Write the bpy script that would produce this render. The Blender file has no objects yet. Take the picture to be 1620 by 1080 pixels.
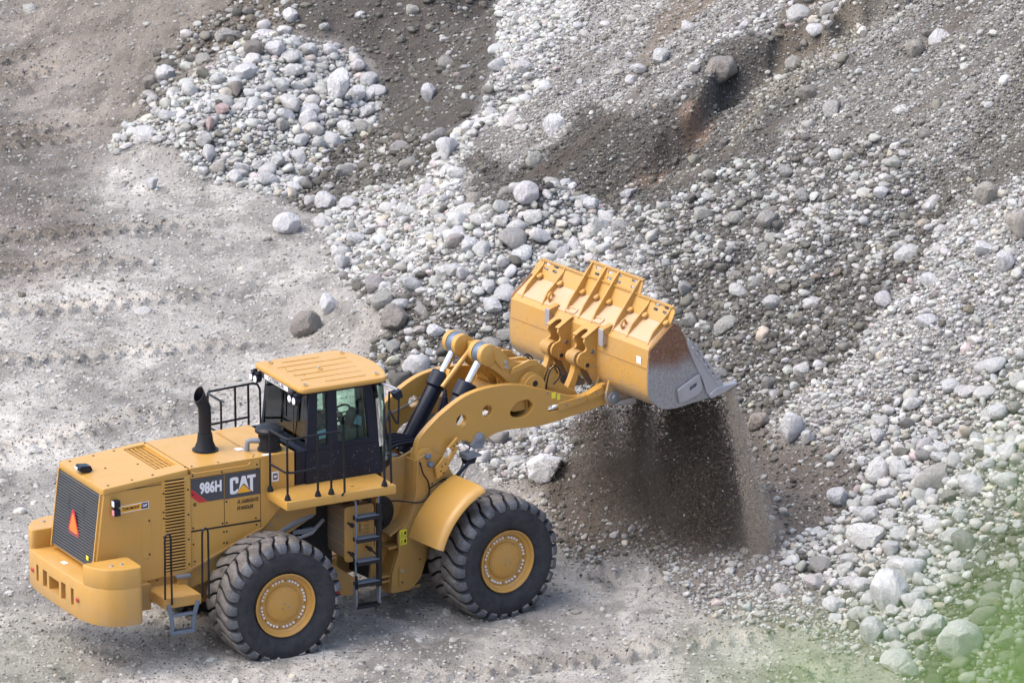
import bpy, bmesh, math, random
import numpy as np
from mathutils import Vector, Matrix
R_ = math.radians
scene = bpy.context.scene
COL = scene.collection

# ---------------------------------------------------------------- camera
PITCH = R_(16.382866)
FPX = 10255.1                       # focal length in pixels of a 1620 px wide picture
CAM = Vector((4.2842, -95.9395, 32.9901))
cd = bpy.data.cameras.new('camera')
cam = bpy.data.objects.new('camera', cd); COL.objects.link(cam)
cam.location = CAM
cam.rotation_euler = (R_(90) - PITCH, 0, 0)
cd.sensor_width = 36.0
cd.lens = 36.0 * FPX / 1620.0
cd.clip_start = 0.2; cd.clip_end = 3000
cd.dof.use_dof = True; cd.dof.focus_distance = 101.0; cd.dof.aperture_fstop = 6.0
scene.camera = cam
# ---------------------------------------------------------------- sky, sun, exposure: thin bright overcast
SUN_EL, SUN_AZ = R_(56), R_(197)      # azimuth measured from +X towards +Y (sun high on the left)
w = bpy.data.worlds.new('World'); scene.world = w; w.use_nodes = True
nt = w.node_tree; bg = nt.nodes['Background']
sky = nt.nodes.new('ShaderNodeTexSky'); sky.sky_type = 'NISHITA'; sky.sun_disc = False
sky.sun_elevation = SUN_EL; sky.sun_rotation = R_(90) - SUN_AZ
sky.air_density = 1.0; sky.dust_density = 3.5; sky.ozone_density = 1.0
nt.links.new(sky.outputs[0], bg.inputs[0]); bg.inputs[1].default_value = 0.15
sd = bpy.data.lights.new('sun', 'SUN'); sun = bpy.data.objects.new('sun', sd); COL.objects.link(sun)
sd.energy = 0.55; sd.angle = R_(60); sd.color = (1.0, 0.98, 0.95)
sdir = Vector((math.cos(SUN_EL)*math.cos(SUN_AZ), math.cos(SUN_EL)*math.sin(SUN_AZ), math.sin(SUN_EL)))
sun.rotation_euler = sdir.to_track_quat('Z', 'Y').to_euler(); sun.location = (0, 0, 60)
scene.view_settings.view_transform = 'Standard'; scene.view_settings.look = 'None'
scene.view_settings.exposure = 1.32; scene.view_settings.gamma = 1.0
scene.render.engine = 'CYCLES'
scene.cycles.use_denoising = True
scene.cycles.max_bounces = 6; scene.cycles.transparent_max_bounces = 12
scene.cycles.volume_bounces = 1

# ---------------------------------------------------------------- small helpers
def tag(o, label=None, cat=None, group=None, kind=None):
    if label: o['label'] = label
    if cat: o['category'] = cat
    if group: o['group'] = group
    if kind: o['kind'] = kind
    return o
def srgb(r, g, b):
    f = lambda c: (c/12.92 if c <= 0.04045 else ((c+0.055)/1.055)**2.4)
    return (f(r/255), f(g/255), f(b/255), 1)
def new_mat(name):
    m = bpy.data.materials.new(name); m.use_nodes = True
    return m, m.node_tree, m.node_tree.nodes['Principled BSDF']
def N(nt, t, **kw):
    n = nt.nodes.new(t)
    for k, v in kw.items():
        if k.startswith('i_'):
            n.inputs[k[2:].replace('_', ' ')].default_value = v
        else: setattr(n, k, v)
    return n
def mixc(nt, fac, a, b, mode='MIX'):
    n = nt.nodes.new('ShaderNodeMix'); n.data_type = 'RGBA'; n.blend_type = mode
    for sock, val in ((n.inputs[0], fac), (n.inputs[6], a), (n.inputs[7], b)):
        if isinstance(val, bpy.types.NodeSocket): nt.links.new(val, sock)
        else: sock.default_value = val
    return n.outputs[2]
def ramp(nt, src, p0, p1, v0=0.0, v1=1.0):
    n = nt.nodes.new('ShaderNodeMapRange'); nt.links.new(src, n.inputs[0])
    n.inputs[1].default_value = p0; n.inputs[2].default_value = p1
    n.inputs[3].default_value = v0; n.inputs[4].default_value = v1
    return n.outputs[0]
def noise(nt, scale, detail=4, rough=0.55, vec=None, dist=0.0):
    n = N(nt, 'ShaderNodeTexNoise'); n.inputs['Scale'].default_value = scale
    n.inputs['Detail'].default_value = detail; n.inputs['Roughness'].default_value = rough
    n.inputs['Distortion'].default_value = dist
    if vec is not None: nt.links.new(vec, n.inputs['Vector'])
    return n.outputs['Fac']
def objcoord(nt):
    return N(nt, 'ShaderNodeTexCoord').outputs['Object']
def bump(nt, b, h, strength=0.3, dist=0.02):
    n = N(nt, 'ShaderNodeBump'); n.inputs['Strength'].default_value = strength
    n.inputs['Distance'].default_value = dist
    nt.links.new(h, n.inputs['Height']); nt.links.new(n.outputs[0], b.inputs['Normal'])

def paint(name, col, rough=0.42, dust=(0.30, 0.25, 0.19, 1), dust_amt=0.35, spec=0.4, scale=1.7, chips=None, metal=0.0, low=False):
    m, nt, b = new_mat(name); oc = objcoord(nt)
    n1 = noise(nt, scale, 6, 0.6, oc, 0.4); n2 = noise(nt, scale*14, 4, 0.6, oc)
    f = N(nt, 'ShaderNodeMath', operation='MULTIPLY'); nt.links.new(ramp(nt, n1, 0.42, 0.78), f.inputs[0])
    nt.links.new(ramp(nt, n2, 0.25, 0.75, 0.35, 1.0), f.inputs[1])
    g = N(nt, 'ShaderNodeMath', operation='MULTIPLY'); nt.links.new(f.outputs[0], g.inputs[0]); g.inputs[1].default_value = dust_amt
    c = mixc(nt, g.outputs[0], col, dust)
    # slight tone drift of the paint
    c = mixc(nt, ramp(nt, noise(nt, 0.8, 2, 0.5, oc), 0.3, 0.7, 0.0, 0.16), c, tuple(x*0.72 for x in col[:3]) + (1,))
    if chips:
        cc = ramp(nt, noise(nt, 26, 5, 0.7, oc, 0.6), chips[0], chips[0]+0.03)
        cm = ramp(nt, noise(nt, 1.5, 3, 0.5, oc), 0.45, 0.6)
        mm = N(nt, 'ShaderNodeMath', operation='MULTIPLY'); nt.links.new(cc, mm.inputs[0]); nt.links.new(cm, mm.inputs[1])
        c = mixc(nt, mm.outputs[0], c, chips[1])
    if low:                                                   # road dust thrown up over the lower panels, and fine scuffs
        sp_ = N(nt, 'ShaderNodeSeparateXYZ'); nt.links.new(oc, sp_.inputs[0])
        lo_ = N(nt, 'ShaderNodeMath', operation='MULTIPLY'); nt.links.new(ramp(nt, sp_.outputs['Z'], 1.9, 0.9, 0.0, 0.42), lo_.inputs[0]); nt.links.new(ramp(nt, noise(nt, 4, 6, 0.7, oc, 0.5), 0.35, 0.65), lo_.inputs[1])
        c = mixc(nt, lo_.outputs[0], c, (0.33, 0.27, 0.20, 1))
        mp_ = N(nt, 'ShaderNodeMapping'); mp_.inputs['Scale'].default_value = (9, 9, 1.2); nt.links.new(oc, mp_.inputs['Vector'])
        c = mixc(nt, ramp(nt, noise(nt, 2.4, 5, 0.7, mp_.outputs[0]), 0.56, 0.74, 0, 0.22), c, (0.30, 0.20, 0.085, 1))
    nt.links.new(c, b.inputs['Base Color'])
    nt.links.new(ramp(nt, f.outputs[0], 0, 1, rough, min(0.9, rough+0.3)), b.inputs['Roughness'])
    b.inputs['Specular IOR Level'].default_value = spec; b.inputs['Metallic'].default_value = metal
    return m
def plain(name, col, rough=0.5, metal=0.0, emit=None):
    m, nt, b = new_mat(name); oc = objcoord(nt)
    c = mixc(nt, ramp(nt, noise(nt, 9, 4, 0.6, oc), 0.35, 0.7, 0, 0.25), col, tuple(x*0.6+0.02 for x in col[:3]) + (1,))
    nt.links.new(c, b.inputs['Base Color'])
    b.inputs['Roughness'].default_value = rough; b.inputs['Metallic'].default_value = metal
    return m
M = {}
YEL = (0.525, 0.288, 0.062, 1)
M['yellow'] = paint('yellow_paint', YEL, 0.33, (0.42, 0.29, 0.14, 1), 0.42, spec=0.55, scale=2.6, low=True)
M['rim'] = paint('wheel_yellow', (0.50, 0.272, 0.062, 1), 0.4, (0.36, 0.27, 0.17, 1), 0.6, scale=3)
M['frame'] = paint('dusty_yellow_paint', (0.42, 0.236, 0.062, 1), 0.5, (0.27, 0.215, 0.15, 1), 0.8, scale=2.2)
def mk_bucket_back():
    m = paint('worn_yellow_paint', (0.50, 0.278, 0.068, 1), 0.45, (0.36, 0.29, 0.20, 1), 0.6, chips=(0.60, (0.24, 0.16, 0.11, 1)))
    nt = m.node_tree; b = nt.nodes['Principled BSDF']; oc = objcoord(nt); old = b.inputs['Base Color'].links[0].from_socket
    sep = N(nt, 'ShaderNodeSeparateXYZ'); nt.links.new(oc, sep.inputs[0])
    # scraped towards the heel, where the bucket drags over stones
    mp = N(nt, 'ShaderNodeMapping'); mp.inputs['Scale'].default_value = (1, 3.0, 7); nt.links.new(oc, mp.inputs['Vector'])
    s = N(nt, 'ShaderNodeMath', operation='MULTIPLY_ADD'); nt.links.new(noise(nt, 3.5, 6, 0.75, mp.outputs[0], 0.5), s.inputs[0]); s.inputs[1].default_value = 1.5; nt.links.new(ramp(nt, sep.outputs['Z'], 3.0, 3.95, 0.22, -0.35), s.inputs[2])
    c = mixc(nt, ramp(nt, s.outputs[0], 0.80, 0.92, 0, 0.85), old, (0.27, 0.235, 0.20, 1))
    nt.links.new(c, b.inputs['Base Color']); return m
M['bucketp'] = mk_bucket_back()
M['worn'] = paint('rubbed_pink_worn_paint', (0.54, 0.345, 0.19, 1), 0.55, (0.46, 0.38, 0.33, 1), 0.7, chips=(0.60, (0.36, 0.19, 0.12, 1)), scale=4)
M['black'] = paint('black_paint', (0.006, 0.009, 0.021, 1), 0.34, (0.05, 0.05, 0.05, 1), 0.15, spec=0.32)
M['blackm'] = paint('black_metal', (0.009, 0.010, 0.014, 1), 0.42, (0.06, 0.055, 0.05, 1), 0.25, spec=0.3)
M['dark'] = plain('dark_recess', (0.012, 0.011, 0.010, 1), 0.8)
M['chrome'] = plain('chromed_rod', (0.78, 0.78, 0.80, 1), 0.12, 1.0)
M['steel'] = paint('worn_steel', (0.40, 0.40, 0.42, 1), 0.42, (0.24, 0.20, 0.17, 1), 0.55, metal=0.35)
M['grey'] = paint('grey_paint', (0.20, 0.22, 0.25, 1), 0.5, (0.2, 0.18, 0.15, 1), 0.4)
M['tank'] = paint('dusty_tank', (0.23, 0.165, 0.105, 1), 0.6, (0.2, 0.17, 0.14, 1), 0.8)
M['slat'] = paint('dark_slat', (0.055, 0.06, 0.066, 1), 0.45, (0.12, 0.10, 0.08, 1), 0.4)
M['decal'] = plain('decal_grey', (0.052, 0.056, 0.068, 1), 0.45)
M['white'] = plain('decal_white', (0.78, 0.78, 0.80, 1), 0.45)
M['red'] = plain('decal_red', (0.50, 0.022, 0.035, 1), 0.45)
M['orange'] = plain('reflective_orange', (0.95, 0.20, 0.03, 1), 0.5)
M['amber'] = plain('decal_amber', (0.83, 0.40, 0.03, 1), 0.45)
M['signy'] = plain('sticker_yellow', (0.80, 0.74, 0.05, 1), 0.5)
M['lens'] = plain('lamp_lens', (0.82, 0.84, 0.88, 1), 0.08)
M['redlens'] = plain('red_lamp_lens', (0.75, 0.30, 0.33, 1), 0.15)
M['bluegrey'] = plain('blue_grey_steel', (0.13, 0.17, 0.23, 1), 0.4, 0.3)
M['skin'] = plain('skin', (0.42, 0.24, 0.17, 1), 0.6)
M['hivis'] = plain('high_visibility_cloth', (0.50, 0.72, 0.05, 1), 0.8)
M['navy'] = plain('dark_blue_cloth', (0.03, 0.04, 0.07, 1), 0.9)
M['hair'] = plain('brown_hair', (0.05, 0.03, 0.02, 1), 0.8)
M['screen'] = plain('pale_blue_panel', (0.35, 0.55, 0.75, 1), 0.3)
M['interior'] = plain('cab_interior_grey', (0.10, 0.105, 0.11, 1), 0.7)
def mk_rubber(name, base, dusty, amt):
    m, nt, b = new_mat(name); oc = objcoord(nt)
    n1 = noise(nt, 5, 6, 0.65, oc, 0.5); n2 = noise(nt, 40, 4, 0.7, oc)
    a = N(nt, 'ShaderNodeMath', operation='MULTIPLY'); nt.links.new(ramp(nt, n1, 0.22, 0.62), a.inputs[0]); nt.links.new(ramp(nt, n2, 0.3, 0.7, 0.4, 1), a.inputs[1])
    s = N(nt, 'ShaderNodeMath', operation='MULTIPLY'); nt.links.new(a.outputs[0], s.inputs[0]); s.inputs[1].default_value = amt
    nt.links.new(mixc(nt, s.outputs[0], base, dusty), b.inputs['Base Color'])
    b.inputs['Roughness'].default_value = 0.75; b.inputs['Specular IOR Level'].default_value = 0.25
    bump(nt, b, n2, 0.25, 0.01)
    return m
M['tread'] = mk_rubber('dusty_tread_rubber', (0.040, 0.037, 0.034, 1), (0.30, 0.275, 0.25, 1), 0.88)
M['rubber'] = mk_rubber('black_tyre_rubber', (0.020, 0.022, 0.028, 1), (0.10, 0.098, 0.10, 1), 0.5)
M['scuffed'] = mk_rubber('scuffed_tyre_rubber', (0.024, 0.027, 0.034, 1), (0.30, 0.31, 0.33, 1), 0.55)
def mk_glass():
    m = bpy.data.materials.new('tinted_glass'); m.use_nodes = True; nt = m.node_tree
    nt.nodes.remove(nt.nodes['Principled BSDF']); out = nt.nodes['Material Output']
    t = N(nt, 'ShaderNodeBsdfTransparent'); t.inputs[0].default_value = (0.82, 0.93, 0.87, 1)
    g = N(nt, 'ShaderNodeBsdfGlossy'); g.inputs[1].default_value = 0.03; g.inputs[0].default_value = (0.9, 0.95, 1, 1)
    fr = N(nt, 'ShaderNodeFresnel'); fr.inputs[0].default_value = 1.5
    mx = N(nt, 'ShaderNodeMixShader'); nt.links.new(fr.outputs[0], mx.inputs[0]); nt.links.new(t.outputs[0], mx.inputs[1]); nt.links.new(g.outputs[0], mx.inputs[2])
    nt.links.new(mx.outputs[0], out.inputs[0])
    return m
M['glass'] = mk_glass()
def mk_bucket_end():
    m, nt, b = new_mat('rust_to_bare_steel'); oc = objcoord(nt)
    sep = N(nt, 'ShaderNodeSeparateXYZ'); nt.links.new(oc, sep.inputs[0])
    n1 = noise(nt, 3.2, 6, 0.65, oc, 0.7); n2 = noise(nt, 30, 5, 0.7, oc)
    # rust kept where material never rubs it off: the upper rear of the plate
    add = N(nt, 'ShaderNodeMath', operation='MULTIPLY_ADD'); nt.links.new(n1, add.inputs[0]); add.inputs[1].default_value = 0.5; nt.links.new(sep.outputs['Z'], add.inputs[2])
    fac = ramp(nt, add.outputs[0], 3.84, 4.12)
    steel = mixc(nt, ramp(nt, n2, 0.35, 0.7), (0.24, 0.24, 0.25, 1), (0.42, 0.42, 0.435, 1))
    rust = mixc(nt, ramp(nt, n2, 0.38, 0.62), (0.135, 0.052, 0.028, 1), (0.22, 0.12, 0.07, 1))
    rust = mixc(nt, ramp(nt, noise(nt, 60, 3, 0.7, oc), 0.62, 0.68), rust, (0.45, 0.40, 0.34, 1))
    nt.links.new(mixc(nt, fac, steel, rust), b.inputs['Base Color'])
    nt.links.new(ramp(nt, fac, 0, 1, 0.38, 0.8), b.inputs['Roughness']); nt.links.new(ramp(nt, fac, 0, 1, 0.45, 0), b.inputs['Metallic'])
    return m
M['bend'] = mk_bucket_end()

# ---------------------------------------------------------------- mesh builder
class MB:
    def __init__(s): s.v = []; s.f = []; s.m = []; s.mats = []
    def mi(s, mat):
        if mat not in s.mats: s.mats.append(mat)
        return s.mats.index(mat)
    def add(s, vs, fs, mat):
        k = len(s.v); i = s.mi(mat)
        s.v += [tuple(p) for p in vs]; s.f += [tuple(j+k for j in f) for f in fs]; s.m += [i]*len(fs)
        return s
    def box(s, lo, hi, mat, rot=None):
        (x0, y0, z0), (x1, y1, z1) = lo, hi
        vs = [Vector(p) for p in ((x0,y0,z0),(x1,y0,z0),(x1,y1,z0),(x0,y1,z0),(x0,y0,z1),(x1,y0,z1),(x1,y1,z1),(x0,y1,z1))]
        if rot is not None:
            c = Vector(((x0+x1)/2, (y0+y1)/2, (z0+z1)/2)); vs = [rot @ (p-c) + c for p in vs]
        return s.add(vs, [(0,3,2,1),(4,5,6,7),(0,1,5,4),(1,2,6,5),(2,3,7,6),(3,0,4,7)], mat)
    def prism(s, poly, a, b, mat, ax='y'):
        # poly in the two other axes; extruded from a to b along ax
        def P(p, t): return {'y': (p[0], t, p[1]), 'z': (p[0], p[1], t), 'x': (t, p[0], p[1])}[ax]
        n = len(poly); vs = [P(p, a) for p in poly] + [P(p, b) for p in poly]
        fs = [(i, (i+1) % n, (i+1) % n + n, i+n) for i in range(n)] + [tuple(range(n))[::-1], tuple(range(n, 2*n))]
        return s.add(vs, fs, mat)
    def tube(s, pts, r, mat, n=10, cap=True):
        pts = [Vector(p) for p in pts]; rs = r if isinstance(r, (list, tuple)) else [r]*len(pts)
        vs = []; fs = []; up = None
        for i, p in enumerate(pts):
            if i == 0: d = pts[1]-p
            elif i == len(pts)-1: d = p-pts[i-1]
            else: d = (pts[i+1]-p).normalized() + (p-pts[i-1]).normalized()
            if d.length < 1e-6: d = Vector((0, 0, 1))
            d.normalize()
            if up is None:
                up = Vector((0, 0, 1)) if abs(d.z) < 0.9 else Vector((1, 0, 0))
            u = (up - d*up.dot(d))
            if u.length < 1e-4: u = d.orthogonal()
            u.normalize(); v = d.cross(u); up = u
            for k in range(n):
                a = 2*math.pi*k/n; vs.append(p + (u*math.cos(a) + v*math.sin(a))*rs[i])
        for i in range(len(pts)-1):
            for k in range(n):
                a, b = i*n+k, i*n+(k+1) % n; fs.append((a, b, b+n, a+n))
        if cap: fs += [tuple(range(n))[::-1], tuple(range((len(pts)-1)*n, len(pts)*n))]
        return s.add(vs, fs, mat)
    def lathe(s, prof, c, axis, mat, n=32, mats=None, caps=True):
        # prof: (distance along axis, radius); mats: material per profile segment
        c = Vector(c); ax = Vector(axis).normalized(); u = ax.orthogonal().normalized(); v = ax.cross(u)
        vs = []
        for t, r in prof:
            for k in range(n):
                a = 2*math.pi*k/n; vs.append(c + ax*t + (u*math.cos(a) + v*math.sin(a))*r)
        base = len(s.v); s.v += [tuple(p) for p in vs]
        for i in range(len(prof)-1):
            mi = s.mi(mats[i] if mats else mat)
            for k in range(n):
                a, b = base+i*n+k, base+i*n+(k+1) % n
                s.f.append((a, b, b+n, a+n)); s.m.append(mi)
        if caps and prof[0][1] > 1e-4: s.f.append(tuple(range(base, base+n))[::-1]); s.m.append(s.mi(mats[0] if mats else mat))
        if caps and prof[-1][1] > 1e-4: s.f.append(tuple(range(base+(len(prof)-1)*n, base+len(prof)*n))); s.m.append(s.mi(mats[-1] if mats else mat))
        return s
    def mesh_from(s, me, mat, fn):
        vs = [fn(v.co) for v in me.vertices]; fs = [tuple(p.vertices) for p in me.polygons]
        return s.add(vs, fs, mat)
    def build(s, name, parent=None, T=None, bev=0.0, smooth=35, label=None):
        me = bpy.data.meshes.new(name)
        vs = s.v if T is None else [tuple(T @ Vector(p)) for p in s.v]
        me.from_pydata(vs, [], s.f); 
        for m_ in s.mats: me.materials.append(m_)
        me.polygons.foreach_set('material_index', s.m)
        bm = bmesh.new(); bm.from_mesh(me); bmesh.ops.recalc_face_normals(bm, faces=bm.faces); bm.to_mesh(me); bm.free()
        me.polygons.foreach_set('use_smooth', [True]*len(me.polygons))
        try: me.set_sharp_from_angle(angle=R_(smooth))
        except Exception: pass
        o = bpy.data.objects.new(name, me); COL.objects.link(o)
        if parent is not None: o.parent = parent
        if bev:
            bv = o.modifiers.new('bevel', 'BEVEL'); bv.width = bev; bv.segments = 2; bv.limit_method = 'ANGLE'; bv.angle_limit = R_(40)
            bv.harden_normals = False
        if label: o['label'] = label
        return o
def curve_mesh(polys, thick, bev=0.0):
    cu = bpy.data.curves.new('outline', 'CURVE'); cu.dimensions = '2D'; cu.fill_mode = 'BOTH'
    cu.extrude = max(0.0, thick/2 - bev); cu.bevel_depth = bev; cu.bevel_resolution = 1; cu.offset = -bev
    for p in polys:
        sp = cu.splines.new('POLY'); sp.points.add(len(p)-1); sp.use_cyclic_u = True
        for q, (a, b) in zip(sp.points, p): q.co = (a, b, 0, 1)
    o = bpy.data.objects.new('outline', cu); me = bpy.data.meshes.new_from_object(o)
    bpy.data.objects.remove(o); bpy.data.curves.remove(cu)
    return me
def text_mesh(txt, size=1.0, bold=0.0, shear=0.0, sx=1.0, thick=0.002):
    cu = bpy.data.curves.new('lettering', 'FONT'); cu.body = txt; cu.size = size; cu.offset = bold; cu.shear = shear
    cu.extrude = thick/2; cu.align_x = 'CENTER'; cu.align_y = 'CENTER'; cu.resolution_u = 3
    o = bpy.data.objects.new('lettering', cu); me = bpy.data.meshes.new_from_object(o)
    bpy.data.objects.remove(o); bpy.data.curves.remove(cu)
    return me
def bool_cut(me, boxes):
    o = bpy.data.objects.new('body', me); COL.objects.link(o); cut = MB()
    for lo, hi in boxes: cut.box(lo, hi, M['frame'])
    c = cut.build('cutter'); md = o.modifiers.new('cut', 'BOOLEAN'); md.object = c; md.operation = 'DIFFERENCE'; md.solver = 'EXACT'
    dg = bpy.context.evaluated_depsgraph_get(); out = bpy.data.meshes.new_from_object(o.evaluated_get(dg)); bpy.data.objects.remove(o); bpy.data.objects.remove(c); return out
def circ(cx, cz, r, n=24): return [(cx + r*math.cos(2*math.pi*k/n), cz + r*math.sin(2*math.pi*k/n)) for k in range(n)]
def rounded(poly, r, n=4):
    out = []; m = len(poly)
    for i in range(m):
        p0, p1, p2 = (Vector((*poly[i-1], 0)), Vector((*poly[i], 0)), Vector((*poly[(i+1) % m], 0)))
        a = p0-p1; b = p2-p1; rr = min(r, a.length*0.45, b.length*0.45)
        A = p1 + a.normalized()*rr; B = p1 + b.normalized()*rr
        for k in range(n+1):
            t = k/n; q = A*(1-t)**2 + p1*2*t*(1-t) + B*t*t; out.append((q.x, q.y))
    return out
def smooth_poly(pts, n=6, closed=True):
    # Catmull-Rom through the points
    out = []; m = len(pts)
    rng = range(m) if closed else range(m-1)
    for i in rng:
        g = (lambda j: pts[j % m]) if closed else (lambda j: pts[max(0, min(m-1, j))])
        p0, p1, p2, p3 = [np.array(g(i+k), float) for k in (-1, 0, 1, 2)]
        for k in range(n):
            t = k/n
            out.append(tuple(0.5*((2*p1) + (-p0+p2)*t + (2*p0-5*p1+4*p2-p3)*t*t + (-p0+3*p1-3*p2+p3)*t**3)))
    if not closed: out.append(tuple(pts[-1]))
    return out
# ================================================================= GROUND AND QUARRY BANK (one sheet)
def _hash(ix, iy, seed):
    n = (ix.astype(np.int64)*374761393 + iy.astype(np.int64)*668265263 + seed*974711) & 0xffffffff
    n = ((n ^ (n >> 13))*1274126177) & 0xffffffff
    return ((n ^ (n >> 16)) & 0xffff)/65535.0
def vnoise(x, y, seed=0):
    ix = np.floor(x); iy = np.floor(y); fx = x-ix; fy = y-iy
    fx = fx*fx*fx*(fx*(fx*6-15)+10); fy = fy*fy*fy*(fy*(fy*6-15)+10)
    a = _hash(ix, iy, seed); b = _hash(ix+1, iy, seed); c = _hash(ix, iy+1, seed); d = _hash(ix+1, iy+1, seed)
    return (a*(1-fx)+b*fx)*(1-fy) + (c*(1-fx)+d*fx)*fy
def fbm(x, y, oct=4, seed=0, gain=0.5):
    s = 0; a = 1; t = 0
    for k in range(oct): s = s + a*vnoise(x*2**k, y*2**k, seed+k*17); t += a; a *= gain
    return s/t                                     # 0..1
def sstep(a, b, x):
    t = np.clip((x-a)/(b-a), 0, 1); return t*t*(3-2*t)
def smax(a, b, k=0.25):
    h = np.clip(0.5+0.5*(a-b)/k, 0, 1); return b*(1-h)+a*h+k*h*(1-h)
def soft(x, k=0.35): return 0.5*(x+np.sqrt(x*x+k*k)) - 0.5*k*np.exp(-np.abs(x)/k)*0
TOE_Y = np.array([-400, -100, -40, -12, -1.7, 4, 9, 14.7, 19.2, 25, 32, 45, 70, 120, 400], float)
TOE_X = np.array([130, 60, 28, 13.0, 9.7, 8.4, 6.0, 2.7, 1.6, 0.9, 0.6, 1.8, 8, 30, 150], float)
LEDGE_X = np.array([6.3, 7.5, 8.2, 9.1, 9.8, 10.5, 11.3, 12.4, 14]); LEDGE_Y = np.array([17.85, 18.05, 18.95, 19.0, 18.8, 18.95, 18.7, 19.2, 19.6])
CA, SA = 0.952, 0.306                                # bank rises towards (CA, SA)
def seg_dist(x, y, x0, y0, x1, y1):
    dx, dy = x1-x0, y1-y0; t = np.clip(((x-x0)*dx+(y-y0)*dy)/(dx*dx+dy*dy), 0, 1)
    return np.hypot(x-x0-t*dx, y-y0-t*dy)
def H(x, y):
    x = np.asarray(x, float); y = np.asarray(y, float)
    u = (x - np.interp(y, TOE_Y, TOE_X))*CA          # horizontal distance inside the toe
    v = -SA*x + CA*y                                 # along the bank
    u = u + (fbm(x*0.35, y*0.35, 3, 5)-0.5)*1.2
    b = 0.64*soft(u, 0.5)
    b = b*1.0 + sstep(0.6, 4, u)*((fbm(v*0.55, (CA*x+SA*y)*0.09, 4, 11)-0.5)*1.1 + (fbm(v*2.0, u*0.25, 3, 13)-0.5)*0.22)
    # an eroded step across the middle of the bank: the far side stands higher
    ledge = np.interp(x, LEDGE_X, LEDGE_Y) + (fbm(x*1.7, y*0.0+3.0, 3, 21)-0.5)*0.7
    d = y - ledge
    b = b + (0.5*sstep(-0.08, 0.10, d)*(1-sstep(0.8, 4.5, d)) - 0.16*sstep(-1.2, -0.2, d)*(1-sstep(-0.2, 0.1, d)))*sstep(6.2, 7.0, x)*(1-sstep(11.5, 14, x))*(0.55+0.9*vnoise(x*1.3, y*0.0, 23))
    b = b + sstep(2, 5, u)*0.10*(fbm(v*4.2, u*0.35, 3, 25)-0.5)*2
    b = b - 0.55*np.exp(-(((x-8.28)/0.20)**2 + ((y-18.75)/0.22)**2))
    b = np.minimum(b, 15 + 0.02*u)
    # dark soil mound in the far background and two rock heaps
    m = 0.66*(8.6 - np.hypot((x-2.6)*0.95, (y-40.5)*0.78)); m = 0.5*(m+np.sqrt(m*m+0.3))-0.02*0
    m = np.where(m < 0.04, 0, m) + sstep(0.3, 2, m)*(fbm(x*0.7, y*0.7, 4, 31)-0.5)*0.7
    h = smax(b, m, 0.5)
    r1 = 1.9 - 0.52*np.hypot((x+0.75)*0.92, (y-31.8)*0.66) ; r1 = smax(r1, 1.2-0.5*np.hypot(x+1.7, (y-29.3)*0.75), .3)
    r2 = 2.85 - 0.72*np.hypot((x-4.75)*0.85, (y-16.9)*0.85)
    r3 = 0.95 - 0.42*seg_dist(x, y, 5.4, 6.6, 8.4, 4.4)        # soil tipped from the bucket
    for r, s_ in ((r1, 41), (r2, 43), (r3, 47)):
        r = r + (fbm(x*0.8, y*0.8, 3, s_)-0.5)*0.45
        h = smax(h, r, 0.3)
    # level yard: gentle swells, small lumps, ruts
    yard = (1-sstep(0.15, 0.6, h))
    h = h + yard*((fbm(x*0.25, y*0.25, 3, 61)-0.5)*0.14 + (fbm(x*2.4, y*3.0, 5, 63, 0.66)-0.5)*0.065)
    h = h + (fbm(x*3.1, y*3.1, 3, 67)-0.5)*0.03*(1+3*(1-yard))
    for rut in RUTS: h = h + 1.5*yard*rut_depth(x, y, rut)
    # wooded rim of the quarry where the photographer stands
    rim = 0.80*(-53.8 - y); rim = np.minimum(0.5*(rim+np.sqrt(rim*rim+1.0)) - 0.0, 31.9)
    h = np.where(y < -45, np.maximum(h*(x > 40), 0) + rim*(x < 60), h)
    return h
def rut_depth(x, y, rut):
    (x0, y0, x1, y1, wdt, dep, bend) = rut
    dx, dy = x1-x0, y1-y0; L = math.hypot(dx, dy); ux, uy = dx/L, dy/L
    s = (x-x0)*ux + (y-y0)*uy; t = -(x-x0)*uy + (y-y0)*ux + bend*((s/L)*(1-s/L))*4
    fade = sstep(0, 1.5, s)*(1-sstep(L-1.5, L, s)); a = np.abs(t)/wdt
    bed = -0.22*dep*(1-sstep(0.8, 1.05, a)) + dep*0.25*np.exp(-((a-1.15)/0.16)**2)
    ph = (s + 0.55*np.abs(t))/0.33; lug = np.where((ph - np.floor(ph)) < 0.26, 1.0, 0.0)*(a < 0.92)
    return fade*(bed + lug*dep*0.75)*(0.8+0.4*vnoise(x*0.9, y*0.9, 71))
RUTS = [(2.0, -2.4, 9.6, 0.4, 0.44, 0.085, 0.3), (3.6, -4.4, 10.2, -1.4, 0.44, 0.08, 0.2), (-8, 36, -1.5, 39.5, 0.5, 0.10, 0.5), (-9, 33.5, -4.2, 36.6, 0.5, 0.10, 0.5), (-8, 27.5, -3.6, 30.6, 0.5, 0.09, -0.6),
        (-7, 14.4, 0.5, 16.2, 0.45, 0.075, 0.4), (-7, 17.4, -0.5, 19.4, 0.45, 0.075, 0.4), (-6, 7.4, 0.5, 12.8, 0.45, 0.06, -0.5), (-7, 22.4, -1, 24.2, 0.45, 0.075, 0.2), (-6, 38.5, -2, 44, 0.5, 0.10, 0.0), (4.6, 3.6, 8.0, 1.4, 0.45, 0.07, 0.2), (-7, 30.6, -4, 31.8, 0.5, 0.09, 0.2), (-7, 41.0, -3.0, 42.6, 0.5, 0.09, 0.2), (-6.5, 19.8, -1.6, 21.2, 0.45, 0.07, -0.3)]
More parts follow.
